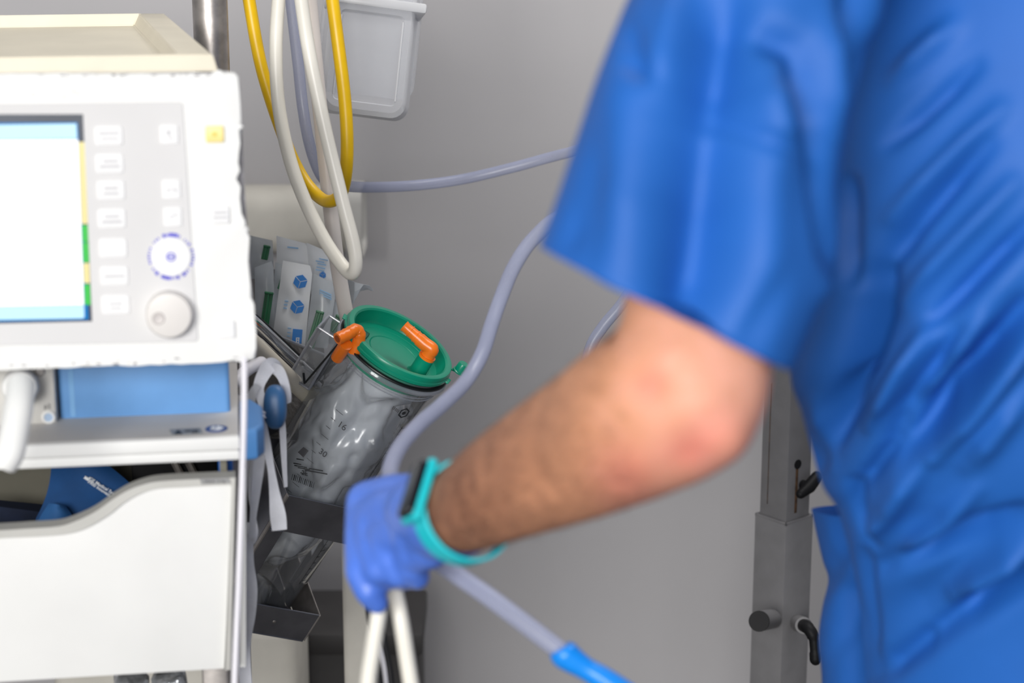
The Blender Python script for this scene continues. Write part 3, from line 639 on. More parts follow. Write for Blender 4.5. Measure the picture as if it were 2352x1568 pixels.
for zz in (-0.030, -0.0335):
    bm = B(); lathe(bm, CM, [(CR-0.0030, zz), (CR-0.0015, zz-0.0006), (CR-0.0030, zz-0.0012)], 96); link('jar_bead', bm, CLEARED, can)
# lid: dished, with skirt and rolled rim
bm = B(); lathe(bm, CM, [(CR-0.0055, -0.030), (CR-0.0045, -0.012), (CR+0.0000, -0.0115), (CR+0.0015, -0.0100), (CR+0.0015, -0.0070), (CR+0.0005, -0.0060), (CR+0.0005, -0.0030), (CR-0.0005, -0.0006), (CR-0.0020, 0.0), (CR-0.0060, -0.0003), (CR-0.0078, -0.0020), (CR-0.0098, -0.0150), (CR-0.0110, -0.0170), (0.02, -0.0180), (0, -0.0180)], 96)
lid = link('lid', bm, GREEN, can, label='dished green lid')
for r_ in (0.030, 0.044):
    bm = B(); lathe(bm, CM, [(r_-0.0008, -0.0176), (r_, -0.0170), (r_+0.0008, -0.0176)], 64); link('lid_ridge', bm, GREEN, lid)
bm = B(); box(bm, CM, (-0.047, -0.034), (-0.012, 0.004), (-0.0185, -0.0145), 0.0012); link('lid_recess_pad', bm, mat('lid_dark_green', (4, 96, 78), 0.35, 0.05), lid)
for an in (-3.0, -0.05):
    bm = B(); box(bm, CM @ Matrix.Rotation(an, 4, 'Z'), (CR-0.001, CR+0.005), (-0.006, 0.006), (-0.0095, -0.0075), 0.0009); link('lid_tab', bm, GREEN, lid)
# stub and orange elbow on the lid
sp = (0.0335, -0.010)
bm = B(); lathe(bm, CM @ Matrix.Translation((sp[0], sp[1], 0)), [(0.0125, -0.018), (0.0108, -0.0165), (0.0098, -0.014), (0.0092, 0.006), (0.0080, 0.0062), (0.0080, 0.0)], 32); link('port_stub', bm, GREEN, lid)
def cpt(x, y, z): return CM @ V((x, y, z))
e0 = cpt(sp[0], sp[1], 0.004); e1 = cpt(sp[0], sp[1], 0.0155)
eend = W(928, 748, 2.185)
ed = (eend-e1).normalized()
P = [e0, cpt(sp[0], sp[1], 0.010)] + [V(p) for p in spline([cpt(sp[0], sp[1], 0.012), e1+nax*0.001, e1+ed*0.010, e1+ed*0.018], 5)[1:]]
bm = B(); sweep(bm, P, [0.0080]*2+[0.0078]*(len(P)-2), 20); eo = link('lid_elbow', bm, ORANGE, can, label='orange elbow connector on the lid')
L_ = (eend-e1).length
steps = [(0.014, 0.0074), (0.018, 0.0074), (0.0181, 0.0070), (0.022, 0.0070), (0.0221, 0.0076), (0.023, 0.0076), (0.0231, 0.0066), (0.030, 0.0064), (0.0301, 0.0071), (0.031, 0.0071), (0.0311, 0.0063), (L_-0.003, 0.0060), (L_, 0.0066)]
bm = B(); sweep(bm, [e1+ed*s for s, r in steps], [r for s, r in steps], 20); link('hose_barb', bm, ORANGE, eo)
bm = B(); sweep(bm, [cpt(sp[0], sp[1], 0.0045), cpt(sp[0], sp[1], 0.0075)], 0.0096, 24); link('elbow_collar', bm, ORANGE, eo)
bm = B(); sweep(bm, [e1+ed*(L_-0.002), e1+ed*(L_+0.0002)], 0.0042, 16); link('elbow_bore', bm, mat('bore_orange', (176, 78, 14), 0.5, 0.1), eo)
# side box that carries the jar, with the second elbow
bx = Matrix.Translation((-0.068, -0.016, 0)); 
def shellbox(bm, M, xr, yr, zr, th):
    box(bm, M, xr, yr, (zr[0], zr[0]+th)); 
    box(bm, M, (xr[0], xr[0]+th), yr, zr); box(bm, M, (xr[1]-th, xr[1]), yr, zr); box(bm, M, xr, (yr[0], yr[0]+th), zr); box(bm, M, xr, (yr[1]-th, yr[1]), zr)
bm = B(); shellbox(bm, CM @ bx, (-0.015, 0.011), (-0.024, 0.016), (-0.092, -0.022), 0.0016); hb = link('side_box', bm, CLEAR, can, label='clear square socket on the side of the jar')
bm = B()
for x_ in (-0.015, 0.011):
    for y_ in (-0.024, 0.016): sweep(bm, [CM @ bx @ V((x_, y_, -0.092)), CM @ bx @ V((x_, y_, -0.022))], 0.0016, 8)
for z_ in (-0.092, -0.022):
    c4 = [CM @ bx @ V(p) for p in ((-0.015, -0.024, z_), (0.011, -0.024, z_), (0.011, 0.016, z_), (-0.015, 0.016, z_))]
    for k in range(4): sweep(bm, [c4[k], c4[(k+1) % 4]], 0.0015, 8)
link('socket_edges', bm, CLEARED, hb)
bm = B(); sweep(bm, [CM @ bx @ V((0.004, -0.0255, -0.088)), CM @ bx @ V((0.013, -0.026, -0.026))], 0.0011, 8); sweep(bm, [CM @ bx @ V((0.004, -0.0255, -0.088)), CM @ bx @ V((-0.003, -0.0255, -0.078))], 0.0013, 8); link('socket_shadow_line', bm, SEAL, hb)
p1 = W(775, 778, 2.135); p2 = W(818, 757, 2.15); p3 = W(826, 775, 2.155); p4 = W(812, 812, 2.16)
P = [V(p) for p in spline([p1, p1.lerp(p2, 0.55), p2, p3, p4], 6)]
bm = B(); sweep(bm, P, [0.0068-0.0004*math.sin(i*2.2) for i in range(len(P))], 20); e2 = link('socket_elbow', bm, ORANGE, can, label='orange elbow over the side socket')
bm = B(); dd = (P[0]-P[1]).normalized(); sweep(bm, [P[0]-dd*0.001, P[0]+dd*0.0004], 0.0042, 16); link('elbow_bore', bm, MATS['bore_orange'], e2)
bm = B(); sweep(bm, [W(795, 790, 2.15), W(774, 822, 2.17)], [0.0075, 0.0070], 16); link('elbow_stem', bm, ORANGE, e2)
# hanging cap with tether
cp_ = cpt(0.0715, 0.030, -0.006)
Mc = Pl(cp_, exx, nax.cross(exx)).M
bm = B(); lathe(bm, Mc, [(0.0080, -0.001), (0.0082, 0.0005), (0.0068, 0.0012), (0.0062, 0.0095), (0.0054, 0.0108), (0, 0.0110)], 28); link('stopper_cap', bm, GREEN, can, label='small green stopper cap')
bm = B(); box(bm, CM @ Matrix.Rotation(math.atan2(0.030, 0.0715), 4, 'Z'), (CR, 0.0735), (-0.0022, 0.0022), (-0.0085, -0.0068), 0.0006); link('cap_tether', bm, GREEN, can)
# collapsed liner bag inside the jar
def bagmesh():
    bm = B(); nz_, na = 70, 96; rows = []
    for i in range(nz_+1):
        s = i/nz_; z = -0.030-0.300*s; row = []
        for k in range(na):
            a = 2*math.pi*k/na
            r0 = CR-0.0115
            sp_ = min(1.0, max(0.0, s+0.05*math.sin(2*a+0.6)+0.03*math.sin(5*a)))
            kk = [(0, 1.0), (0.09, 0.66), (0.16, 0.72), (0.30, 1.02), (0.40, 0.98), (0.50, 0.76), (0.66, 0.96), (0.80, 0.84), (1.01, 0.9)]
            i0 = max(q for q in range(len(kk)-1) if kk[q][0] <= sp_); tt = (sp_-kk[i0][0])/(kk[i0+1][0]-kk[i0][0]); tt = tt*tt*(3-2*tt)
            pinch = kk[i0][1]+(kk[i0+1][1]-kk[i0][1])*tt
            if s > 0.82: pinch *= 1-((s-0.82)/0.18)**2*0.85
            f = 0.16*math.sin(3*a+5*s+1.0)+0.12*math.sin(5*a-9*s)+0.06*math.sin(11*a+7*s)-0.06
            r = min(r0*max(0.05, pinch+f*min(1, s*3)*0.6), CR-0.0135)
            p = V((r*math.cos(a), r*math.sin(a), z+0.012*math.sin(2*a+3*s)*s))
            p += V((math.cos(a), math.sin(a), 0.3))*(0.010*abs(noise.noise(p*26+V((4, 2, 1))))+0.004*abs(noise.noise(p*60))-0.004)*min(1, 4*s)
            row.append(bm.verts.new(CM @ p))
        rows.append(row)
    for i in range(nz_):
        for k in range(na): bm.faces.new((rows[i][k], rows[i][(k+1) % na], rows[i+1][(k+1) % na], rows[i+1][k]))
    bm.faces.new(rows[-1])
    return bm
bg = link('liner_bag', bagmesh(), BAG, can, label='crumpled clear liner bag', sharp=3.2)
# print on the jar: a curved strip of marks
def onjar(a, z, e=0.0006):                      # point on the jar wall; a in degrees, 270 faces the viewer
    r = CR-0.0025-(0.0055*min(1, max(0, (-z-0.016)/0.19)))+e; a = math.radians(a); return CM @ V((r*math.cos(a), r*math.sin(a), z))
def jarpatch(bm, a0, a1, z0, z1):
    n = max(1, int(abs(a1-a0)/4)); vs = []
    for i in range(n+1):
        a = a0+(a1-a0)*i/n; vs.append((bm.verts.new(onjar(a, z0)), bm.verts.new(onjar(a, z1))))
    for i in range(n): bm.faces.new((vs[i][0], vs[i+1][0], vs[i+1][1], vs[i][1]))
bm = B()
for i in range(26):
    z = -0.075-0.0095*i; long_ = i % 5 == 0
    jarpatch(bm, 330, 330+(9 if long_ else 5), z, z-0.0009)
jarpatch(bm, 329.2, 330, -0.072, -0.318)
link('volume_scale', bm, PRINTBLACK, can)
bm = B()
for i in range(12):
    z = -0.085-0.012*i; jarpatch(bm, 252, 252+(10 if i % 3 == 0 else 6), z, z-0.0006)
link('volume_scale', bm, PRINTGREY, can)
def jartext(s, a, z, size, m_, nm='jar_print', rot=0):
    o_ = onjar(a, z, 0.0012); an = math.radians(a); tang = CM.to_3x3() @ V((-math.sin(an), math.cos(an), 0)); up_ = nax
    text(nm, s, frame(o_, tang, up_), size, m_, can)
jartext('16', 262, -0.100, 0.011, PRINTGREY); jartext('30', 260, -0.142, 0.010, PRINTGREY); jartext('30', 318, -0.172, 0.010, PRINTBLACK)
# logo marks near the rim: ringed hexagon
oc = onjar(318, -0.052, 0.0010); an = math.radians(318); tg = CM.to_3x3() @ V((-math.sin(an), math.cos(an), 0)); Mh = frame(oc, tg, nax)
bm = B()
hx = [(math.cos(math.radians(60*k+30)), math.sin(math.radians(60*k+30))) for k in range(6)]
for k in range(6):
    a, b = hx[k], hx[(k+1) % 6]; prism(bm, Mh, [(a[0]*0.0072, a[1]*0.0072), (b[0]*0.0072, b[1]*0.0072), (b[0]*0.0054, b[1]*0.0054), (a[0]*0.0054, a[1]*0.0054)], 0, 0.0002)
prism(bm, Mh, [(x*0.0026, y*0.0026) for x, y in hx], 0, 0.0002); link('hexagon_logo', bm, PRINTBLACK, can)
bm = B()
for k in range(5): jarpatch(bm, 302+k*2.0, 303.2+k*2.0, -0.046-0.0008*k, -0.050-0.0008*k)
for k in range(4): jarpatch(bm, 328+k*1.5, 329+k*1.5, -0.056, -0.061)
link('rim_print', bm, PRINTGREY, can)
# label block low on the jar: mark, text lines, 2L and bar code
LM = Pl(onjar(250, -0.220, 0.001), exx*0.93-UP*0.08, nax)
def lp(x, y): return LM.uv(x, y)
lab = []
bm = B(); prism(bm, LM.M, [lp(*p) for p in ((684, 1038), (697, 1026), (709, 1035), (697, 1050))], 0, 0.0003); link('label_mark', bm, PRINTGREY, can)
bm = B()
for xa, ya, xb in ((681, 1052, 698), (674, 1062, 692), (676, 1067, 705), (710, 1074, 742), (684, 1072, 712), (712, 1080, 752), (700, 1078, 722), (690, 1084, 706)):
    q = [lp(*p) for p in ((xa, ya), (xb, ya+(xb-xa)*0.18), (xb, ya+(xb-xa)*0.18+2.4), (xa, ya+2.4))]; prism(bm, LM.M, q, 0, 0.0003)
for k in range(13):
    x = 672+k*4.1; y = 1088+k*1.6; wd = (1.0, 2.2, 1.4)[k % 3]
    q = [lp(*p) for p in ((x, y), (x+wd, y+0.4), (x+wd-3, y+13.4), (x-3, y+13))]; prism(bm, LM.M, q, 0, 0.0003)
link('label_print', bm, PRINTBLACK, can)
a0 = LM.pt(692, 1098-9, 0.0002); b0 = LM.pt(712, 1094, 0.0002); text('label_print', '2L', frame(a0, b0-a0, nax), 0.0075, PRINTBLACK, can, 0.0002)

# ------------------------------------------------------------------ steel holder round the canister
ph = math.radians(37); SH_ = 0.0625
ey = -(nax.cross(exx))                          # towards the viewer
d1 = exx*math.cos(ph) - ey*math.sin(ph); d2 = exx*math.sin(ph) + ey*math.cos(ph)
HF = Pl(LC, d1, nax)                            # x along front face, y along axis, z = d1 x axis
if HF.z.dot(d2) < 0: HF = Pl(LC, d1, nax)
sg = 1 if HF.z.dot(d2) > 0 else -1
hold = thing('canister_holder', 'dark polished steel bracket holding the tilted canister', 'holder', CM @ V((0, 0, -0.39)))
def hb_(name, xr, yr, zr, m_=DARKSTEEL):
    bm = B(); box(bm, HF.M, xr, yr, (zr[0]*sg, zr[1]*sg) if sg > 0 else (zr[1]*sg, zr[0]*sg), 0.0006, 1); return link(name, bm, m_, hold)
hb_('front_band', (-SH_, SH_), (-0.240, -0.190), (SH_, SH_+0.002))
hb_('front_strip', (-SH_, -SH_+0.019), (-0.350, -0.240), (SH_, SH_+0.002))
hb_('edge_flange', (-SH_-0.0022, -SH_), (-0.350, -0.190), (SH_-0.002, SH_+0.004), STEEL)
hb_('side_plate', (-SH_-0.002, -SH_), (-0.350, -0.190), (-SH_, SH_-0.002))
hb_('side_band', (SH_, SH_+0.002), (-0.240, -0.190), (-SH_, SH_+0.002))
hb_('back_band', (-SH_, SH_), (-0.240, -0.190), (-SH_-0.002, -SH_))
hb_('back_strip', (-0.015, 0.015), (-0.390, -0.240), (-SH_-0.002, -SH_))
hb_('tray_front', (-SH_, SH_), (-0.390, -0.348), (SH_, SH_+0.002))
hb_('tray_side', (SH_, SH_+0.002), (-0.390, -0.348), (-SH_, SH_+0.002), STEEL)
hb_('tray_side', (-SH_-0.002, -SH_), (-0.390, -0.350), (-SH_, SH_+0.002))
hb_('tray_back', (-SH_, SH_), (-0.390, -0.348), (-SH_-0.002, -SH_), STEEL)
hb_('tray_floor', (-SH_, SH_), (-0.392, -0.390), (-SH_-0.002, SH_+0.002))
c = HF.M @ V((0.012, -0.369, sg*(SH_+0.002))); bm = B(); lathe(bm, Pl(c, HF.x, HF.y).M @ Matrix.Rotation(0 if sg > 0 else math.pi, 4, 'X'), [(0, 0.0012), (0.0015, 0.001), (0.0022, 0.0)], 14); link('rivet', bm, STEEL, hold)

# ------------------------------------------------------------------ sachets in the clear bin
def sachet(label, quad, d, m_, name='sachet', plunger=None, bulge=0.004, tilt=0.0, group='wrapped syringes in the clear bin'):
    q = [V(W(x, y, d+(tilt if i < 2 else 0))) for i, (x, y) in enumerate(quad)]
    t = thing(name, label, 'sachet', (q[2]+q[3])/2, group)
    n = 10; bm = B(); g = []
    nn = (q[1]-q[0]).cross(q[3]-q[0]).normalized()
    if nn.dot(CAM-q[0]) < 0: nn = -nn
    for side in (1, -1):
        rows = []
        for i in range(n+1):
            row = []
            for j in range(n+1):
                a = q[0].lerp(q[1], j/n); b = q[3].lerp(q[2], j/n); p = a.lerp(b, i/n)
                h = (math.sin(math.pi*j/n)**0.7)*(min(1, 5*min(i/n, 1-i/n)))*(bulge+0.003*noise.noise(p*60)) if 0 < i < n and 0 < j < n else 0.0
                row.append(bm.verts.new(p+nn*h*side if side > 0 else p-nn*abs(h)))
            rows.append(row)
        for i in range(n):
            for j in range(n): bm.faces.new((rows[i][j], rows[i][j+1], rows[i+1][j+1], rows[i+1][j]))
    bmesh.ops.remove_doubles(bm, verts=bm.verts, dist=0.0004)
    link('wrapper', bm, m_, t)
    if plunger:
        (xa, ya), (xb, yb), wpx = plunger; bm = B(); dd_ = d-0.006
        A, Z = W(xa, ya, dd_), W(xb, yb, dd_); r = wpx/2*d/FPX; ax = (Z-A).normalized(); rt = ax.cross(FW).normalized()
        Mb = frame(A, ax, rt); ln = (Z-A).length
        box(bm, Mb, (0, ln), (-r, r), (-0.0014, 0.0014), 0.0006, 1); box(bm, Mb, (0, ln), (-0.0014, 0.0014), (-r*0.8, r*0.8), 0.0006, 1)
        box(bm, Mb, (-0.002, 0.001), (-r*1.05, r*1.05), (-r*0.9, r*0.9), 0.0008, 1)
        link('plunger', bm, PLUNGER, t, label='green syringe plunger')
    return t, Pl(q[3], q[2]-q[3], q[0]-q[3]), nn
def hexprint(parent, P_, nn, x, y, rpx, h, d):
    c = P_.pt(x, y, 0); c = c+nn*h; Mx = frame(c, P_.x, P_.y); r = rpx*d/FPX; sgz = 1 if P_.z.dot(nn) > 0 else -1
    for k in range(3):
        a0 = 90+120*k; pts = [(0, 0)]+[(r*math.cos(math.radians(a0+s)), r*math.sin(math.radians(a0+s))) for s in (-60+0, 0, 60)]
        cx = sum(p[0] for p in pts)/4; cy = sum(p[1] for p in pts)/4
        bm = B(); prism(bm, Mx, [(cx+(p[0]-cx)*0.90, cy+(p[1]-cy)*0.90) for p in pts], -0.0002, 0.0004); link('cube_logo_face', bm, CUBE, parent)
SD = 2.335
t, P_, nn = sachet('clear wrapper with green tip at the top left of the bin', ((572, 540), (626, 552), (630, 640), (574, 640)), SD+0.05, FILM, plunger=((613, 567), (607, 596), 15))
t, P_, nn = sachet('plain white sachet standing tallest at the back of the bin', ((635, 541), (706, 560), (724, 640), (636, 640)), SD+0.04, PAPER)
bm = B(); q = [P_.uv(*p) for p in ((661, 566), (686, 569), (686, 572), (661, 569))]; prism(bm, P_.M, q, 0.004, 0.0046); link('faint_print', bm, CUBELIGHT, t)
t, P_, nn = sachet('white sachet with pale blue smudged print right at the back', ((704, 557), (773, 586), (782, 690), (716, 690)), SD+0.03, PAPER)
hexprint(t, P_, nn, 742, 632, 9, 0.0046, SD)
bm = B()
for xa, ya in ((726, 598), (730, 604), (728, 612), (726, 618), (734, 593)):
    q = [P_.uv(*p) for p in ((xa, ya), (xa+20, ya+4), (xa+20, ya+6.5), (xa, ya+2.5))]; prism(bm, P_.M, q, 0.0040, 0.0052)
link('faint_print', bm, CUBELIGHT, t)
t, P_, nn = sachet('narrow clear wrapper squeezed behind the cube printed sachet', ((632, 602), (660, 610), (655, 760), (625, 750)), SD+0.015, FILM, plunger=((652, 632), (641, 664), 9))
t, P_, nn = sachet('clear wrapper with long green plunger at the left of the bin', ((585, 614), (628, 598), (632, 765), (586, 755)), SD, FILM, plunger=((618, 674), (606, 758), 19))
t, P_, nn = sachet('white sachet printed with two blue cubes at the front of the bin', ((650, 598), (719, 611), (700, 800), (626, 775)), SD-0.01, PAPER)
hexprint(t, P_, nn, 691, 647, 17.5, 0.0050, SD); hexprint(t, P_, nn, 684, 705, 17.5, 0.0050, SD)
bm = B(); q = [P_.uv(*p) for p in ((674, 755), (696, 757), (693, 791), (671, 788))]; prism(bm, P_.M, q, 0.004, 0.0052); sq = link('blue_square', bm, CUBE, t)
bm = B()
for (xa, ya), (xb, yb) in (((681, 775), (683.5, 787)), ((682, 775), (689, 777)), ((681, 780), (688, 782)), ((680, 786), (688, 788)), ((686.5, 776), (688.5, 787))):
    q = [P_.uv(*p) for p in ((xa, ya), (xb, ya), (xb, yb), (xa, yb))]; prism(bm, P_.M, q, 0.0052, 0.0055)
link('square_symbol', bm, PRINTWHITE, sq)
bm = B()
for xa, ya in ((655, 690), (653, 698), (652, 706), (662, 752), (661, 762), (660, 770)):
    q = [P_.uv(*p) for p in ((xa, ya), (xa+8, ya+1), (xa+8, ya+3.4), (xa, ya+2.4))]; prism(bm, P_.M, q, 0.003, 0.0050)
link('faint_print', bm, CUBELIGHT, t)
t, P_, nn = sachet('clear wrapper with slanting green plunger right of the cube printed sachet', ((721, 628), (774, 654), (752, 800), (700, 795)), SD-0.02, FILM, plunger=((735, 718), (708, 812), 18))
bm = B()
for k in range(3):
    q = [P_.uv(*p) for p in ((735, 664+5*k), (762, 676+5*k), (762, 679+5*k), (735, 667+5*k))]; prism(bm, P_.M, q, 0.0028, 0.0044)
link('faint_print', bm, CUBELIGHT, t)
t, P_, nn = sachet('small dark green tipped wrapper just left of the green lid', ((764, 690), (800, 700), (798, 790), (752, 790)), SD+0.02, FILM, plunger=((783, 732), (762, 762), 26))
# loose film tip sticking out
bm = B(); sheet(bm, [[W(x, y, 2.33+dz) for x, y, dz in r] for r in (((800, 640, 0), (815, 648, -0.01), (835, 653, -0.012), (848, 655, -0.006), (857, 664, 0)), ((800, 665, 0), (815, 670, -0.012), (828, 662, -0.012), (840, 659, -0.006), (856, 668, 0)), ((800, 700, 0), (810, 700, -0.012), (818, 682, -0.01), (826, 668, -0.006), (845, 664, 0)))], 0.0006)
tag(link('loose_film', bm, FILM, None, W(805, 690, 2.33)), 'torn clear film curling out right beside the pale hose', 'film')
binn = thing('clear_bin', 'smoky clear bin holding the wrapped syringes', 'bin', W(660, 960, 2.35))
bm = B(); sheet(bm, [[W(x, y, 2.305) for x, y in r] for r in (((500, 700), (590, 752), (723, 806), (745, 815)), ((500, 800), (590, 860), (723, 900), (745, 905)), ((500, 960), (590, 1000), (723, 1010), (745, 1010)))], 0.002); link('front_wall', bm, mat('smoky_acrylic', (118, 114, 112), 0.3, 0.2, 60, trans=0.35, bump=0.6, bscale=260), binn)
bm = B(); sweep(bm, [W(500, 700, 2.302), W(590, 752, 2.302), W(723, 806, 2.302), W(745, 815, 2.302)], 0.0018, 8); link('rim', bm, CLEARED, binn)
bm = B(); sheet(bm, [[W(x, y, d) for x, y, d in r] for r in (((500, 590, 2.44), (590, 600, 2.44), (723, 660, 2.44), (745, 670, 2.44)), ((500, 960, 2.44), (590, 1000, 2.44), (723, 1010, 2.44), (745, 1010, 2.44)))], 0.002); link('back_wall', bm, mat('bin_back', (122, 120, 120), 0.5, 0.1), binn)
bm = B(); sheet(bm, [[W(x, y, d) for x, y, d in r] for r in (((500, 960, 2.305), (590, 1000, 2.305), (723, 1010, 2.305), (745, 1010, 2.305)), ((500, 962, 2.44), (590, 1002, 2.44), (723, 1012, 2.44), (745, 1012, 2.44)))], 0.002); link('bottom', bm, MATS['bin_back'], binn)

# ------------------------------------------------------------------ blue handle end and straps
hc = W(632, 934, 1.93)
hand_ = thing('rail_handle', 'blue oval capped handle end wound with white straps', 'handle', hc)
bm = B(); bmesh.ops.create_uvsphere(bm, u_segments=32, v_segments=20, radius=1.0)
for v in bm.verts:
    x, y, z = v.co; k = lambda a, e: math.copysign(abs(a)**e, a)
    v.co = hc + RT*k(x, 0.8)*0.0112 + UP*k(z, 0.8)*0.0215 + FW*k(y, 0.7)*0.012
link('end_cap', bm, NAVYKNOB, hand_)
bm = B(); sweep(bm, [hc+FW*0.008, hc+FW*0.10-RT*0.02, hc+FW*0.22-RT*0.08], 0.0085, 16); link('bar', bm, DARKSTEEL, hand_)
straps = thing('white_straps', 'white webbing straps looped round the blue handle and hanging down', 'strap', W(640, 1215, 1.93))
SDp = 1.93
for pts in ([(640, 846, 1.955, 22, 20), (622, 838, 1.945, 34, 0), (604, 862, 1.94, 30, 0), (594, 892, 1.935, 24, 0), (602, 925, 1.935, 20, 20), (600, 950, 1.93, 14, 40)],
            [(612, 842, 1.95, 20, 0), (636, 848, 1.945, 26, 0), (650, 870, 1.945, 22, 10), (660, 905, 1.95, 18, 20), (662, 925, 1.955, 14, 30)],
            [(600, 945, 1.925, 14, 30), (606, 985, 1.925, 18, 10), (612, 1020, 1.925, 20, 0), (622, 1075, 1.925, 18, 30), (630, 1130, 1.925, 24, 10), (638, 1180, 1.92, 36, 0), (642, 1217, 1.92, 34, 0)],
            [(648, 960, 1.95, 13, 0), (650, 1000, 1.955, 15, 0), (653, 1070, 1.96, 12, 15), (656, 1118, 1.965, 9, 30)],
            [(598, 955, 1.93, 16, 0), (600, 1000, 1.93, 20, 20), (596, 1050, 1.925, 26, 0), (588, 1120, 1.925, 24, 20), (582, 1180, 1.925, 16, 0), (578, 1235, 1.925, 14, 0)],
            [(594, 965, 1.935, 10, 0), (580, 1060, 1.94, 12, 10), (574, 1130, 1.94, 10, 30), (584, 1190, 1.935, 9, 0), (588, 1222, 1.93, 10, 0), (580, 1244, 1.93, 12, 0), (569, 1236, 1.93, 10, 0), (572, 1200, 1.935, 9, 0)],
            [(574, 1225, 1.93, 16, 0), (572, 1290, 1.93, 22, 10), (578, 1350, 1.93, 26, 0), (574, 1410, 1.93, 26, -10), (564, 1470, 1.93, 26, 0), (562, 1530, 1.93, 28, 10), (570, 1640, 1.93, 30, 0)]):
    bm = B(); ribbon(bm, pts); link('strap', bm, STRAP, straps, sharp=0.9)
bm = B(); ribbon(bm, [(592, 884, 1.92, 16, 10), (579, 905, 1.92, 18, 0), (578, 935, 1.92, 18, 0), (588, 962, 1.92, 16, 20), (598, 955, 1.92, 12, 40)], 0.0006); link('clear_loop', bm, ELASTIC, straps)
bm = B(); bmesh.ops.create_icosphere(bm, subdivisions=3, radius=1.0)
for v in bm.verts: v.co = W(599, 955, 1.922)+RT*v.co.x*0.0055+UP*v.co.z*0.006+FW*v.co.y*0.005+v.normal*0.0012*math.sin(9*v.co.z+4*v.co.x)
link('knot', bm, STRAP, straps)
# thin white cable in front of the trolley
hose('white_cable', [(560, 822, 1.665), (561, 860, 1.660), (560, 960, 1.655), (557, 1080, 1.655), (553, 1200, 1.655), (548, 1340, 1.655), (542, 1480, 1.655), (537, 1640, 1.655), (532, 2000, 1.66), (545, 2600, 1.70)], 0.0026, CABLEWHITE, 'thin white cable hanging from the monitor corner in front of the trolley', 'cable')

# ------------------------------------------------------------------ background furniture low down
bx0 = W(560, 1500, 2.62); bx1 = W(684, 1500, 2.62)
bm = B(); box(bm, I4, (bx0.x-0.25, bx1.x), (bx0.y-0.02, bx0.y+0.14), (0.0, W(600, 1425, 2.62).z), 0.015, 3)
t = thing('cream_cabinet', 'cream painted cabinet low behind the steel holder', 'cabinet', V((bx1.x-0.15, bx0.y+0.1, 0))); link('body', bm, CREAMPOST, t)
bm = B(); box(bm, I4, (bx0.x-0.2, bx1.x-0.03), (bx0.y-0.03, bx0.y-0.018), (0.1, W(600, 1520, 2.62).z-0.1), 0.004); link('door', bm, CREAMPOST, t)
pa = W(822, 1400, 2.55); 
t = thing('cream_post', 'blurred cream upright post behind the gloved hand', 'post', V((pa.x, pa.y, 0)))
bm = B(); box(bm, Matrix.Translation((pa.x, pa.y, 0)), (-0.018, 0.018), (-0.018, 0.018), (0.02, W(822, 1180, 2.55).z), 0.006, 3); link('upright', bm, CREAMPOST, t)
bm = B(); box(bm, Matrix.Translation((pa.x, pa.y, 0)), (-0.05, 0.05), (-0.05, 0.05), (0.0, 0.02), 0.006, 2); link('foot_plate', bm, CREAMPOST, t)
da = W(690, 1432, 2.86); db = W(965, 1432, 2.86)
t = thing('dark_box', 'dark grey low box on the floor against the wall', 'box', V(((da.x+db.x)/2, da.y, 0)))
bm = B(); box(bm, I4, (da.x-0.1, db.x), (da.y-0.04, da.y+0.12), (0.0, da.z), 0.01, 2); link('body', bm, DARKBOX, t)
bm = B(); box(bm, I4, (da.x-0.105, db.x+0.005), (da.y-0.045, da.y+0.125), (da.z-0.03, da.z+0.003), 0.004, 2); link('lid', bm, DARKBOX, t)
# crinkled packs under the trolley bin
for i, (x, y, lbl) in enumerate(((300, 1575, 'crinkled clear pack under the trolley bin, nearer the frame edge'), (385, 1572, 'crinkled clear pack under the trolley bin beside the steel post'))):
    bm = B(); box(bm, K.M @ Matrix.Translation((*K.uv(x, y, -0.10), -0.10)) @ Matrix.Rotation(0.3*i-0.1, 4, 'Z'), (-0.016, 0.016), (-0.030, 0.006), (-0.03, 0.01), 0.006, 3)
    bmesh.ops.subdivide_edges(bm, edges=bm.edges, cuts=2, use_grid_fill=True)
    for v in bm.verts: v.co += V((noise.noise(v.co*90), noise.noise(v.co*80+V((3, 0, 0))), noise.noise(v.co*85+V((0, 5, 0)))))*0.004
    tag(link('crinkled_pack', bm, FOIL, None, W(x, y+60, 1.85), sharp=0.2), lbl, 'package', 'packs under the bin')

# ------------------------------------------------------------------ hoses and cables in the hand
hose('held_hose', [(880, 1270, 1.535), (872, 1310, 1.528), (874, 1340, 1.522), (872, 1390, 1.520), (858, 1480, 1.52), (843, 1590, 1.52), (830, 1800, 1.52), (840, 2300, 1.54), (900, 3000, 1.58)], 0.0062, HOSEWHITE, 'white hose held in the glove, the left one of the two')
hose('held_hose', [(890, 1270, 1.56), (897, 1320, 1.552), (908, 1360, 1.545), (922, 1430, 1.54), (936, 1520, 1.54), (950, 1620, 1.54), (968, 1800, 1.54), (980, 2300, 1.54), (960, 3000, 1.58)], 0.0062, HOSEWHITE, 'white hose held in the glove, the right one of the two')
for dx, lbl in ((0, 'black cable close behind the left held hose'), (24, 'black cable between the two held hoses')):
    hose('black_cable', [(870+dx, 1120, 2.06), (840+dx, 1200, 1.86), (838+dx, 1310, 1.80), (846+dx, 1400, 1.79), (858+dx*1.1, 1480, 1.78), (874+dx*1.1, 1590, 1.77), (890+dx, 1900, 1.77), (880+dx, 2900, 1.80)], 0.0028, BLACK, lbl, 'cable', group=None)
hose('grey_cable', [(884, 1120, 2.06), (848, 1200, 1.88), (850, 1310, 1.82), (858, 1400, 1.81), (872, 1480, 1.80), (890, 1590, 1.79), (905, 1900, 1.79), (895, 2900, 1.82)], 0.0026, CABLEWHITE, 'thin white cable running between the black cables', 'cable')

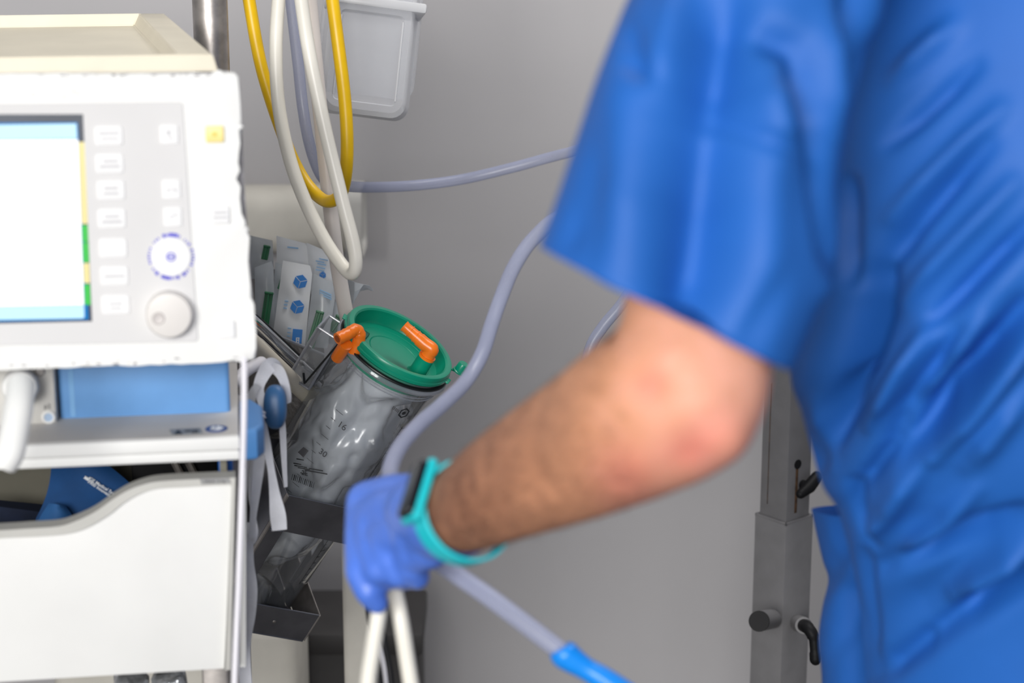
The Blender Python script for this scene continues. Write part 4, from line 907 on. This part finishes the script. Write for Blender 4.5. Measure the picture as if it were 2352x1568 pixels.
# ------------------------------------------------------------------ telescopic stand on the right
sd = 2.52
sx = W(1803, 1400, sd); ang = math.radians(46)
stand = thing('telescopic_stand', 'grey square telescopic stand with black clamps beside the person', 'stand', V((sx.x, sx.y+0.037, 0)))
SM = Matrix.Translation((sx.x, sx.y+0.037, 0)) @ Matrix.Rotation(math.radians(-4), 4, 'Z') @ Matrix.Rotation(math.pi/4, 4, 'Z')
zt = W(1803, 1183, sd).z; ho = 0.0262; hi = 0.0222
bm = B(); box(bm, SM, (-ho, ho), (-ho, ho), (0.05, zt-0.002), 0.0016, 2); link('outer_tube', bm, STANDGREY, stand)
bm = B()
for a in range(4): box(bm, SM @ Matrix.Rotation(a*math.pi/2, 4, 'Z'), (-ho, ho), (ho-0.0025, ho), (zt-0.004, zt), 0.0004, 1)
link('tube_mouth', bm, STANDGREY, stand)
bm = B(); box(bm, SM, (-hi, hi), (-hi, hi), (zt-0.05, zt+0.75), 0.0016, 2); inn = link('inner_tube', bm, STANDGREY, stand)
bm = B(); box(bm, Matrix.Translation((sx.x, sx.y+0.037, 0)), (-0.25, 0.25), (-0.03, 0.03), (0.02, 0.05), 0.008); box(bm, Matrix.Translation((sx.x, sx.y+0.037, 0)), (-0.03, 0.03), (-0.25, 0.25), (0.02, 0.05), 0.008); link('base', bm, STANDGREY, stand)
# which local faces look left and right: local -x and -y
def face_l(t_, z, h): return SM @ V((-hi-h, t_, z))
fl = SM.to_3x3() @ V((-1, 0, 0)); fr_ = SM.to_3x3() @ V((0, -1, 0))
if fl.x > 0: fl, fr_ = fr_, fl
def facepl(n, half):                             # a plane on a stand face: x to the right along the face, y up
    c = V((sx.x, sx.y+0.037, 0))+n*half; xdir = ZZ.cross(n); 
    if xdir.x < 0: xdir = -xdir
    return Pl(c, xdir, ZZ)
FR = facepl(fr_, hi); FL = facepl(fl, hi); FRo = facepl(fr_, ho); FLo = facepl(fl, ho)
def outw(P_, n): return 1 if P_.z.dot(n) > 0 else -1
bm = B(); u, v = FR.uv(1831, 1066); v2 = FR.uv(1831, 1176)[1]; s_ = outw(FR, fr_)
box(bm, FR.M, (u-0.0022, u+0.0022), (v2, v), sorted((0.0, s_*0.0004))); link('rust_streak', bm, RUST, inn, label='rust streak')
bm = B(); lathe(bm, Pl(FR.pt(1832, 1066), FR.x, FR.y).M, [(0, s_*0.0008), (0.0062, s_*0.0008), (0.0062, 0)], 20); link('slot_hole', bm, BLACK, inn)
bm = B(); u, v = FL.uv(1772, 880); v2 = FL.uv(1772, 1160)[1]; s2_ = outw(FL, fl)
box(bm, FL.M, (u-0.0005, u+0.0005), (v2, v), sorted((0.0, s2_*0.0004))); link('rust_streak', bm, RUST, inn)
kc = FR.pt(1842, 1112, 0)+fr_*0.012
bm = B(); sweep(bm, [FR.pt(1842, 1112), kc], 0.006, 14); sweep(bm, [kc-FR.x*0.016-ZZ*0.006, kc, kc+FR.x*0.014+ZZ*0.010], [0.006, 0.0085, 0.0075], 14, round_end=True); link('wing_knob', bm, BLACK, stand)
b0 = FLo.pt(1776, 1420); b1 = W(1744, 1426, sd-0.08)
bm = B(); sweep(bm, [b0, b1], 0.0125, 24); bs = link('round_boss', bm, STANDGREY, stand)
dd = (b1-b0).normalized(); bm = B(); sweep(bm, [b1-dd*0.001, b1+dd*0.003], 0.0128, 24); link('boss_cap', bm, BLACK, bs)
b0 = FRo.pt(1832, 1430); b1 = W(1846, 1436, sd-0.075)
bm = B(); sweep(bm, [b0, b1], 0.0105, 20); bs = link('lever_boss', bm, STANDGREY, stand)
P = [V(p) for p in spline([b1, W(1856, 1442, sd-0.095), W(1868, 1462, sd-0.10), W(1872, 1495, sd-0.10), W(1873, 1514, sd-0.10)], 6)]
bm = B(); sweep(bm, P, [0.008]*7+[0.0075]*6+[0.0062]*6+[0.0072]*(len(P)-19), 16, round_end=True); link('clamp_lever', bm, BLACK, stand)

# ------------------------------------------------------------------ person: arm, glove, scrubs
per = thing('person', 'person in blue scrubs and blue glove reaching left, seen from behind', 'person', W(2480, 2400, 1.42))
ARM = [(1800, -40, 1.26, .060), (1715, 200, 1.245, .046), (1650, 460, 1.22, .042), (1612, 660, 1.20, .044), (1596, 790, 1.19, .0475), (1558, 895, 1.19, .0525), (1468, 955, 1.22, .0510), (1390, 1000, 1.26, .0482), (1300, 1046, 1.30, .0450), (1180, 1106, 1.36, .0392), (1085, 1158, 1.41, .0332), (1035, 1178, 1.435, .0300), (985, 1190, 1.46, .026)]
A = spline(ARM, 8); P = [W(*a[:3]) for a in A]
bm = B(); sweep(bm, P, [a[3] for a in A], 48)
bmesh.ops.subdivide_edges(bm, edges=[e for e in bm.edges if len(e.link_faces) == 2], cuts=1, use_grid_fill=True)
relief(bm, [(1672, 1012, 1672, 1012, 52, 0.010), (1630, 960, 1600, 900, 60, 0.004), (1590, 1032, 1570, 1050, 36, -0.005), (1510, 870, 1490, 910, 36, -0.004), (1480, 1060, 1440, 1070, 50, 0.004), (1420, 1100, 1420, 1120, 36, -0.003), (1560, 840, 1520, 800, 50, 0.003), (1330, 1120, 1180, 1190, 26, 0.0022), (1300, 1090, 1160, 1160, 18, -0.002), (1250, 1180, 1120, 1220, 18, -0.0018), (1400, 930, 1300, 1010, 40, 0.003), (1070, 1230, 1060, 1240, 24, -0.003)], 0.0012, 26)
smoothbm(bm, 2)
body = link('body', bm, SKIN, per, sharp=3.2)
me = body.data; off = worldloc(per)
ah = me.attributes.new('hairy', 'FLOAT', 'POINT'); af = me.attributes.new('flush', 'FLOAT', 'POINT')
for i, v in enumerate(me.vertices):
    p = v.co+off; px, py = proj(p)
    s = (1620-px)/560.0                          # along the forearm towards the wrist
    edge_ = 0.0
    h = max(0.0, min(0.85, 0.82*s))
    ah.data[i].value = h
    f = 0.0
    for x, y, r, k in ((1582, 1036, 55, 0.55), (1440, 1095, 80, 0.5), (1495, 885, 40, 0.45), (1660, 1000, 70, 0.35)): f += k*math.exp(-((px-x)**2+(py-y)**2)/(r*r))
    af.data[i].value = min(1.0, f)
# short dark hair on the forearm
bm = B(); rh = random.Random(11); me.calc_loop_triangles()
cand = [pl for pl in me.polygons]
cnt = 0
for _ in range(60000):
    pl = cand[rh.randrange(len(cand))]; c = pl.center+off; px, py = proj(c)
    if not (1040 < px < 1480 and py > 740): continue
    if rh.random() > 0.25+0.75*(1480-px)/440: continue
    c = c+V((rh.uniform(-1, 1), rh.uniform(-1, 1), rh.uniform(-1, 1)))*0.0025
    n = V(pl.normal); dn = (V((-0.6, 0.3, -0.5))+V((rh.gauss(0, .5), rh.gauss(0, .5), rh.gauss(0, .5)))); dn = (dn-n*dn.dot(n)).normalized()
    tip = c+dn*rh.uniform(0.005, 0.011)+n*rh.uniform(0.001, 0.0045); sdv = dn.cross(n)*0.00012
    c = c-n*0.001
    bm.faces.new([bm.verts.new(c+sdv), bm.verts.new(c-sdv), bm.verts.new(tip)]); cnt += 1
    if cnt > 4200: break
hr = link('arm_hair', bm, mat('arm_hair', (52, 34, 26), 0.6, 0.1), per); hr['kind'] = 'stuff'

# glove: palm and five curled fingers grown together
def capsule(bm, a, b, ra, rb):
    sweep(bm, [a.lerp(b, k/4) for k in range(5)], [ra+(rb-ra)*k/4 for k in range(5)], 16, round_end=True)
bm = B()
def chain(pts):
    Pp = [(W(x, y, d), r) for x, y, d, r in pts]
    for (a, ra), (b, rb) in zip(Pp, Pp[1:]): capsule(bm, a, b, ra, rb)
chain([(1052, 1176, 1.428, .0338), (1022, 1182, 1.445, .0335), (975, 1180, 1.475, .0300)])
chain([(985, 1142, 1.485, .0185), (905, 1138, 1.525, .0170), (846, 1152, 1.550, .0170)])
chain([(985, 1175, 1.470, .0240), (905, 1180, 1.510, .0215), (848, 1196, 1.535, .0180)])
chain([(985, 1215, 1.460, .0235), (925, 1230, 1.490, .0210), (880, 1246, 1.510, .0185)])
chain([(990, 1245, 1.460, .0190), (950, 1265, 1.480, .0185), (925, 1280, 1.495, .0165)])
chain([(842, 1152, 1.550, .0165), (832, 1225, 1.528, .0140), (829, 1312, 1.505, .0125), (846, 1358, 1.500, .0108), (866, 1384, 1.505, .0090)])
chain([(858, 1196, 1.525, .0165), (862, 1262, 1.505, .0145), (868, 1308, 1.492, .0115), (888, 1326, 1.505, .0100), (905, 1322, 1.530, .0085)])
chain([(890, 1226, 1.505, .0165), (902, 1285, 1.488, .0135), (914, 1318, 1.488, .0108), (928, 1328, 1.510, .0095), (932, 1318, 1.535, .0085)])
chain([(935, 1255, 1.485, .0155), (946, 1298, 1.480, .0120), (958, 1324, 1.490, .0098), (960, 1322, 1.515, .0085)])
chain([(985, 1215, 1.500, .0180), (940, 1280, 1.545, .0140), (905, 1325, 1.560, .0115), (884, 1352, 1.562, .0095)])
bm = voxel(bm, 0.0022); smoothbm(bm, 4)
relief(bm, [(880, 1180, 905, 1310, 10, -0.0016), (852, 1200, 866, 1300, 9, 0.0012), (905, 1200, 925, 1290, 12, 0.0012), (920, 1230, 940, 1300, 8, -0.0014), (940, 1100, 1000, 1180, 14, 0.0012), (880, 1110, 840, 1180, 20, 0.001), (820, 1150, 800, 1280, 8, -0.0008), (1010, 1230, 960, 1260, 10, -0.001)], 0.0007, 60)
link('glove', bm, GLOVE, per, label='blue nitrile glove', sharp=3.2)

# sleeve
def loft(bm, secs, n=72, sub=14, sag=0.0):
    """secs: (Lx, Ly, Rx, Ry, depth of the middle, half depth in m, roundness)"""
    Q = spline(secs, sub); rings = []
    for lx, ly, rx, ry, d, hd, bow in Q:
        l, r = W(lx, ly, d), W(rx, ry, d); c = (l+r)/2; a = (r-l)/2; down = -UP
        rings.append([bm.verts.new(c+a*math.cos(t)-FW*hd*math.sin(t)+down*bow*math.sin(t)) for t in [2*math.pi*k/n for k in range(n)]])
    for i in range(len(rings)-1):
        for k in range(n): bm.faces.new((rings[i][k], rings[i][(k+1) % n], rings[i+1][(k+1) % n], rings[i+1][k]))
    return rings
bm = B()
rg = loft(bm, [(2050, -640, 2330, -560, 1.40, .05, 0), (1850, -520, 2300, -440, 1.37, .085, 0), (1660, -360, 2270, -330, 1.32, .105, 0), (1560, -220, 2200, -200, 1.28, .10, 0), (1502, -120, 2080, -90, 1.245, .090, 0), (1443, 0, 2000, 90, 1.225, .082, 0), (1382, 160, 1955, 260, 1.205, .076, 0), (1326, 320, 1925, 420, 1.195, .072, .004), (1277, 460, 1915, 600, 1.185, .070, .006), (1238, 566, 1818, 850, 1.175, .066, .006)], 120, 14)
inner_ = [bm.verts.new(v.co + (sum((u.co for u in rg[-1]), V())/len(rg[-1]) - v.co)*0.035) for v in rg[-1]]
for k in range(len(inner_)): bm.faces.new((rg[-1][k], rg[-1][(k+1) % len(inner_)], inner_[(k+1) % len(inner_)], inner_[k]))
relief(bm, [(1660, -60, 1615, 300, 78, -0.030), (1615, 300, 1585, 790, 82, -0.030), (1770, 240, 1740, 760, 60, 0.010), (1470, 60, 1410, 640, 80, 0.012), (1400, 300, 1350, 620, 40, -0.006), (1740, 70, 1830, 110, 30, -0.014), (1830, 110, 1880, 330, 26, -0.022), (1880, 330, 1925, 640, 26, -0.024), (1650, 270, 1830, 360, 13, -0.008), (1760, 180, 1800, 340, 40, 0.012), (1905, 640, 1920, 680, 30, 0.016), (1965, -60, 1975, 270, 30, -0.026), (1900, 40, 1925, 300, 30, 0.014), (2010, -40, 2010, 200, 24, 0.010), (1455, 60, 1480, 180, 20, -0.010), (1780, 640, 1710, 810, 30, -0.006), (1440, 150, 1510, 190, 14, -0.007), (1560, -40, 1530, 200, 30, 0.010), (1330, 480, 1300, 580, 24, -0.005)], 0.004, 9)
smoothbm(bm, 1)
sl = link('sleeve', bm, SCRUB, per, label='wide short blue sleeve', sharp=3.2)

# torso of the tunic
bm = B()
TX = 1330
def ts(y, lx, d=1.40, hd=.130, dx=0): return (lx, y, lx+TX+dx, y-10, d, hd, 0)
rg = loft(bm, [ts(-760, 2400, 1.42, .055, -900), ts(-700, 2330, 1.42, .065, -760), ts(-620, 2120, 1.41, .08, -420), ts(-520, 2010, 1.40, .09, -160), ts(-420, 1970, 1.40, .10, -60), ts(-220, 1930, 1.40, .12), ts(0, 1905, 1.39, .13), ts(250, 1885, 1.39, .135), ts(450, 1868, 1.395, .14), ts(650, 1846, 1.41, .145), ts(850, 1818, 1.43, .145), ts(950, 1845, 1.445, .145), ts(1050, 1872, 1.46, .142), ts(1120, 1893, 1.475, .140), ts(1180, 1930, 1.49, .138), ts(1300, 1962, 1.515, .138), ts(1450, 1985, 1.54, .140), ts(1700, 2000, 1.57, .145), ts(2000, 2000, 1.60, .15)], 320, 20)
FOLD = [(2010, 640, 1880, 1060, 34, -0.016), (1950, 420, 1940, 640, 26, -0.012), (2130, 760, 1985, 980, 26, 0.012), (2200, 760, 2040, 1010, 26, -0.010), (2260, 730, 2075, 960, 20, 0.008), (2352, 700, 2080, 1040, 34, -0.013), (2400, 740, 2150, 1040, 34, 0.014),
        (2260, 330, 1990, 640, 34, -0.008), (2330, 420, 2060, 700, 30, 0.007), (2380, 500, 2140, 740, 26, -0.008), (2300, 250, 2050, 500, 30, 0.006), (2240, 150, 2040, 330, 24, -0.006), (2190, 60, 2060, 180, 30, 0.006),
        (2120, 1050, 1990, 1240, 40, 0.010), (2060, 1010, 1960, 1140, 30, -0.008), (1950, 1110, 2010, 1250, 18, -0.008), (2352, 1180, 2030, 1300, 34, -0.012), (2380, 1230, 2190, 1370, 40, 0.014), (2400, 1300, 2160, 1450, 34, -0.013), (2160, 1450, 1990, 1560, 40, -0.010), (2240, 1120, 2060, 1290, 30, 0.008), (1985, 1240, 1995, 1560, 20, -0.006), (2352, 900, 2230, 1060, 40, 0.008), (1860, 930, 1900, 1080, 20, 0.006)]
relief(bm, [(*f_[:4], f_[4]*0.74, f_[5]*2.2) for f_ in FOLD]+[(2050, 600, 1895, 1040, 75, -0.022), (2240, 800, 2090, 1040, 50, -0.012), (2330, 1270, 2010, 1450, 60, -0.016), (2380, 560, 2120, 860, 45, 0.010)], 0.004, 8)
smoothbm(bm, 1)
link('tunic', bm, SCRUB, per, label='blue scrub tunic with slanting folds', sharp=3.2)
# trouser / tunic skirt piece standing out on the left below the waist
bm = B()
def tk(y, lx, w_=1000, d=1.73, hd=.13): return (lx, y, lx+w_, y+40, d, hd, 0)
rg = loft(bm, [tk(1172, 1866), tk(1230, 1878), tk(1290, 1892), tk(1335, 1905), tk(1400, 1892), tk(1480, 1882), tk(1570, 1890), tk(1800, 1890), tk(2400, 1900)], 160, 12)
relief(bm, [(1960, 1200, 1900, 1330, 26, -0.006), (2000, 1260, 1900, 1420, 30, 0.008), (1990, 1350, 1920, 1500, 20, -0.006), (1900, 1180, 1930, 1300, 20, 0.004), (1960, 1420, 1970, 1600, 22, -0.006)], 0.003, 9)
smoothbm(bm, 1)
link('trousers', bm, SCRUB, per, sharp=3.2)
# breast/back piece under the arm opening: dark gap between sleeve and tunic is left open

# ------------------------------------------------------------------ smart watch on the wrist
wc = W(1066, 1176, 1.416); ax = (W(1300, 1046, 1.30)-W(1035, 1175, 1.435)).normalized()
vw = (CAM-wc).normalized(); wv = (vw-ax*vw.dot(ax)).normalized(); v2 = ax.cross(wv)
if v2.dot(UP) < 0: v2 = -v2
watch = thing('smart_watch', 'black smart watch on a turquoise strap at the wrist above the glove', 'watch', wc)
def band(a0, a1, r, w0, w1, th, m_, name, n=40, shift=0.0):
    bm = B(); rows = []
    for i in range(n+1):
        a = math.radians(a0+(a1-a0)*i/n); dr = wv*math.cos(a)+v2*math.sin(a); hw = (w0+(w1-w0)*i/n)/2
        c = wc+ax*shift
        rows.append([bm.verts.new(c+dr*rr_+ax*s*hw) for rr_, s in ((r, -1), (r, 1), (r+th, 0.9), (r+th, -0.9))])
    for i in range(n):
        for k in range(4): bm.faces.new((rows[i][k], rows[i][(k+1) % 4], rows[i+1][(k+1) % 4], rows[i+1][k]))
    bm.faces.new(rows[0][::-1]); bm.faces.new(rows[-1]); return link(name, bm, m_, watch)
band(60, -110, 0.0352, 0.019, 0.016, 0.0022, TURQ, 'strap')
band(-110, -290, 0.0352, 0.016, 0.019, 0.0022, TURQ, 'strap')
a = math.radians(46); dr = wv*math.cos(a)+v2*math.sin(a); tg = -wv*math.sin(a)+v2*math.cos(a)
if tg.cross(ax).dot(dr) < 0: tg = -tg
Mw = frame(wc+dr*0.0352, tg, ax)
bm = B(); box(bm, Mw, (-0.024, 0.024), (-0.0115, 0.0115), (-0.002, 0.0055), 0.003, 3); link('case_surround', bm, TURQ, watch)
bm = B(); box(bm, Mw, (-0.0215, 0.0215), (-0.0095, 0.0095), (0.002, 0.0105), 0.0035, 3); link('case', bm, WATCHBLACK, watch, label='black watch case')
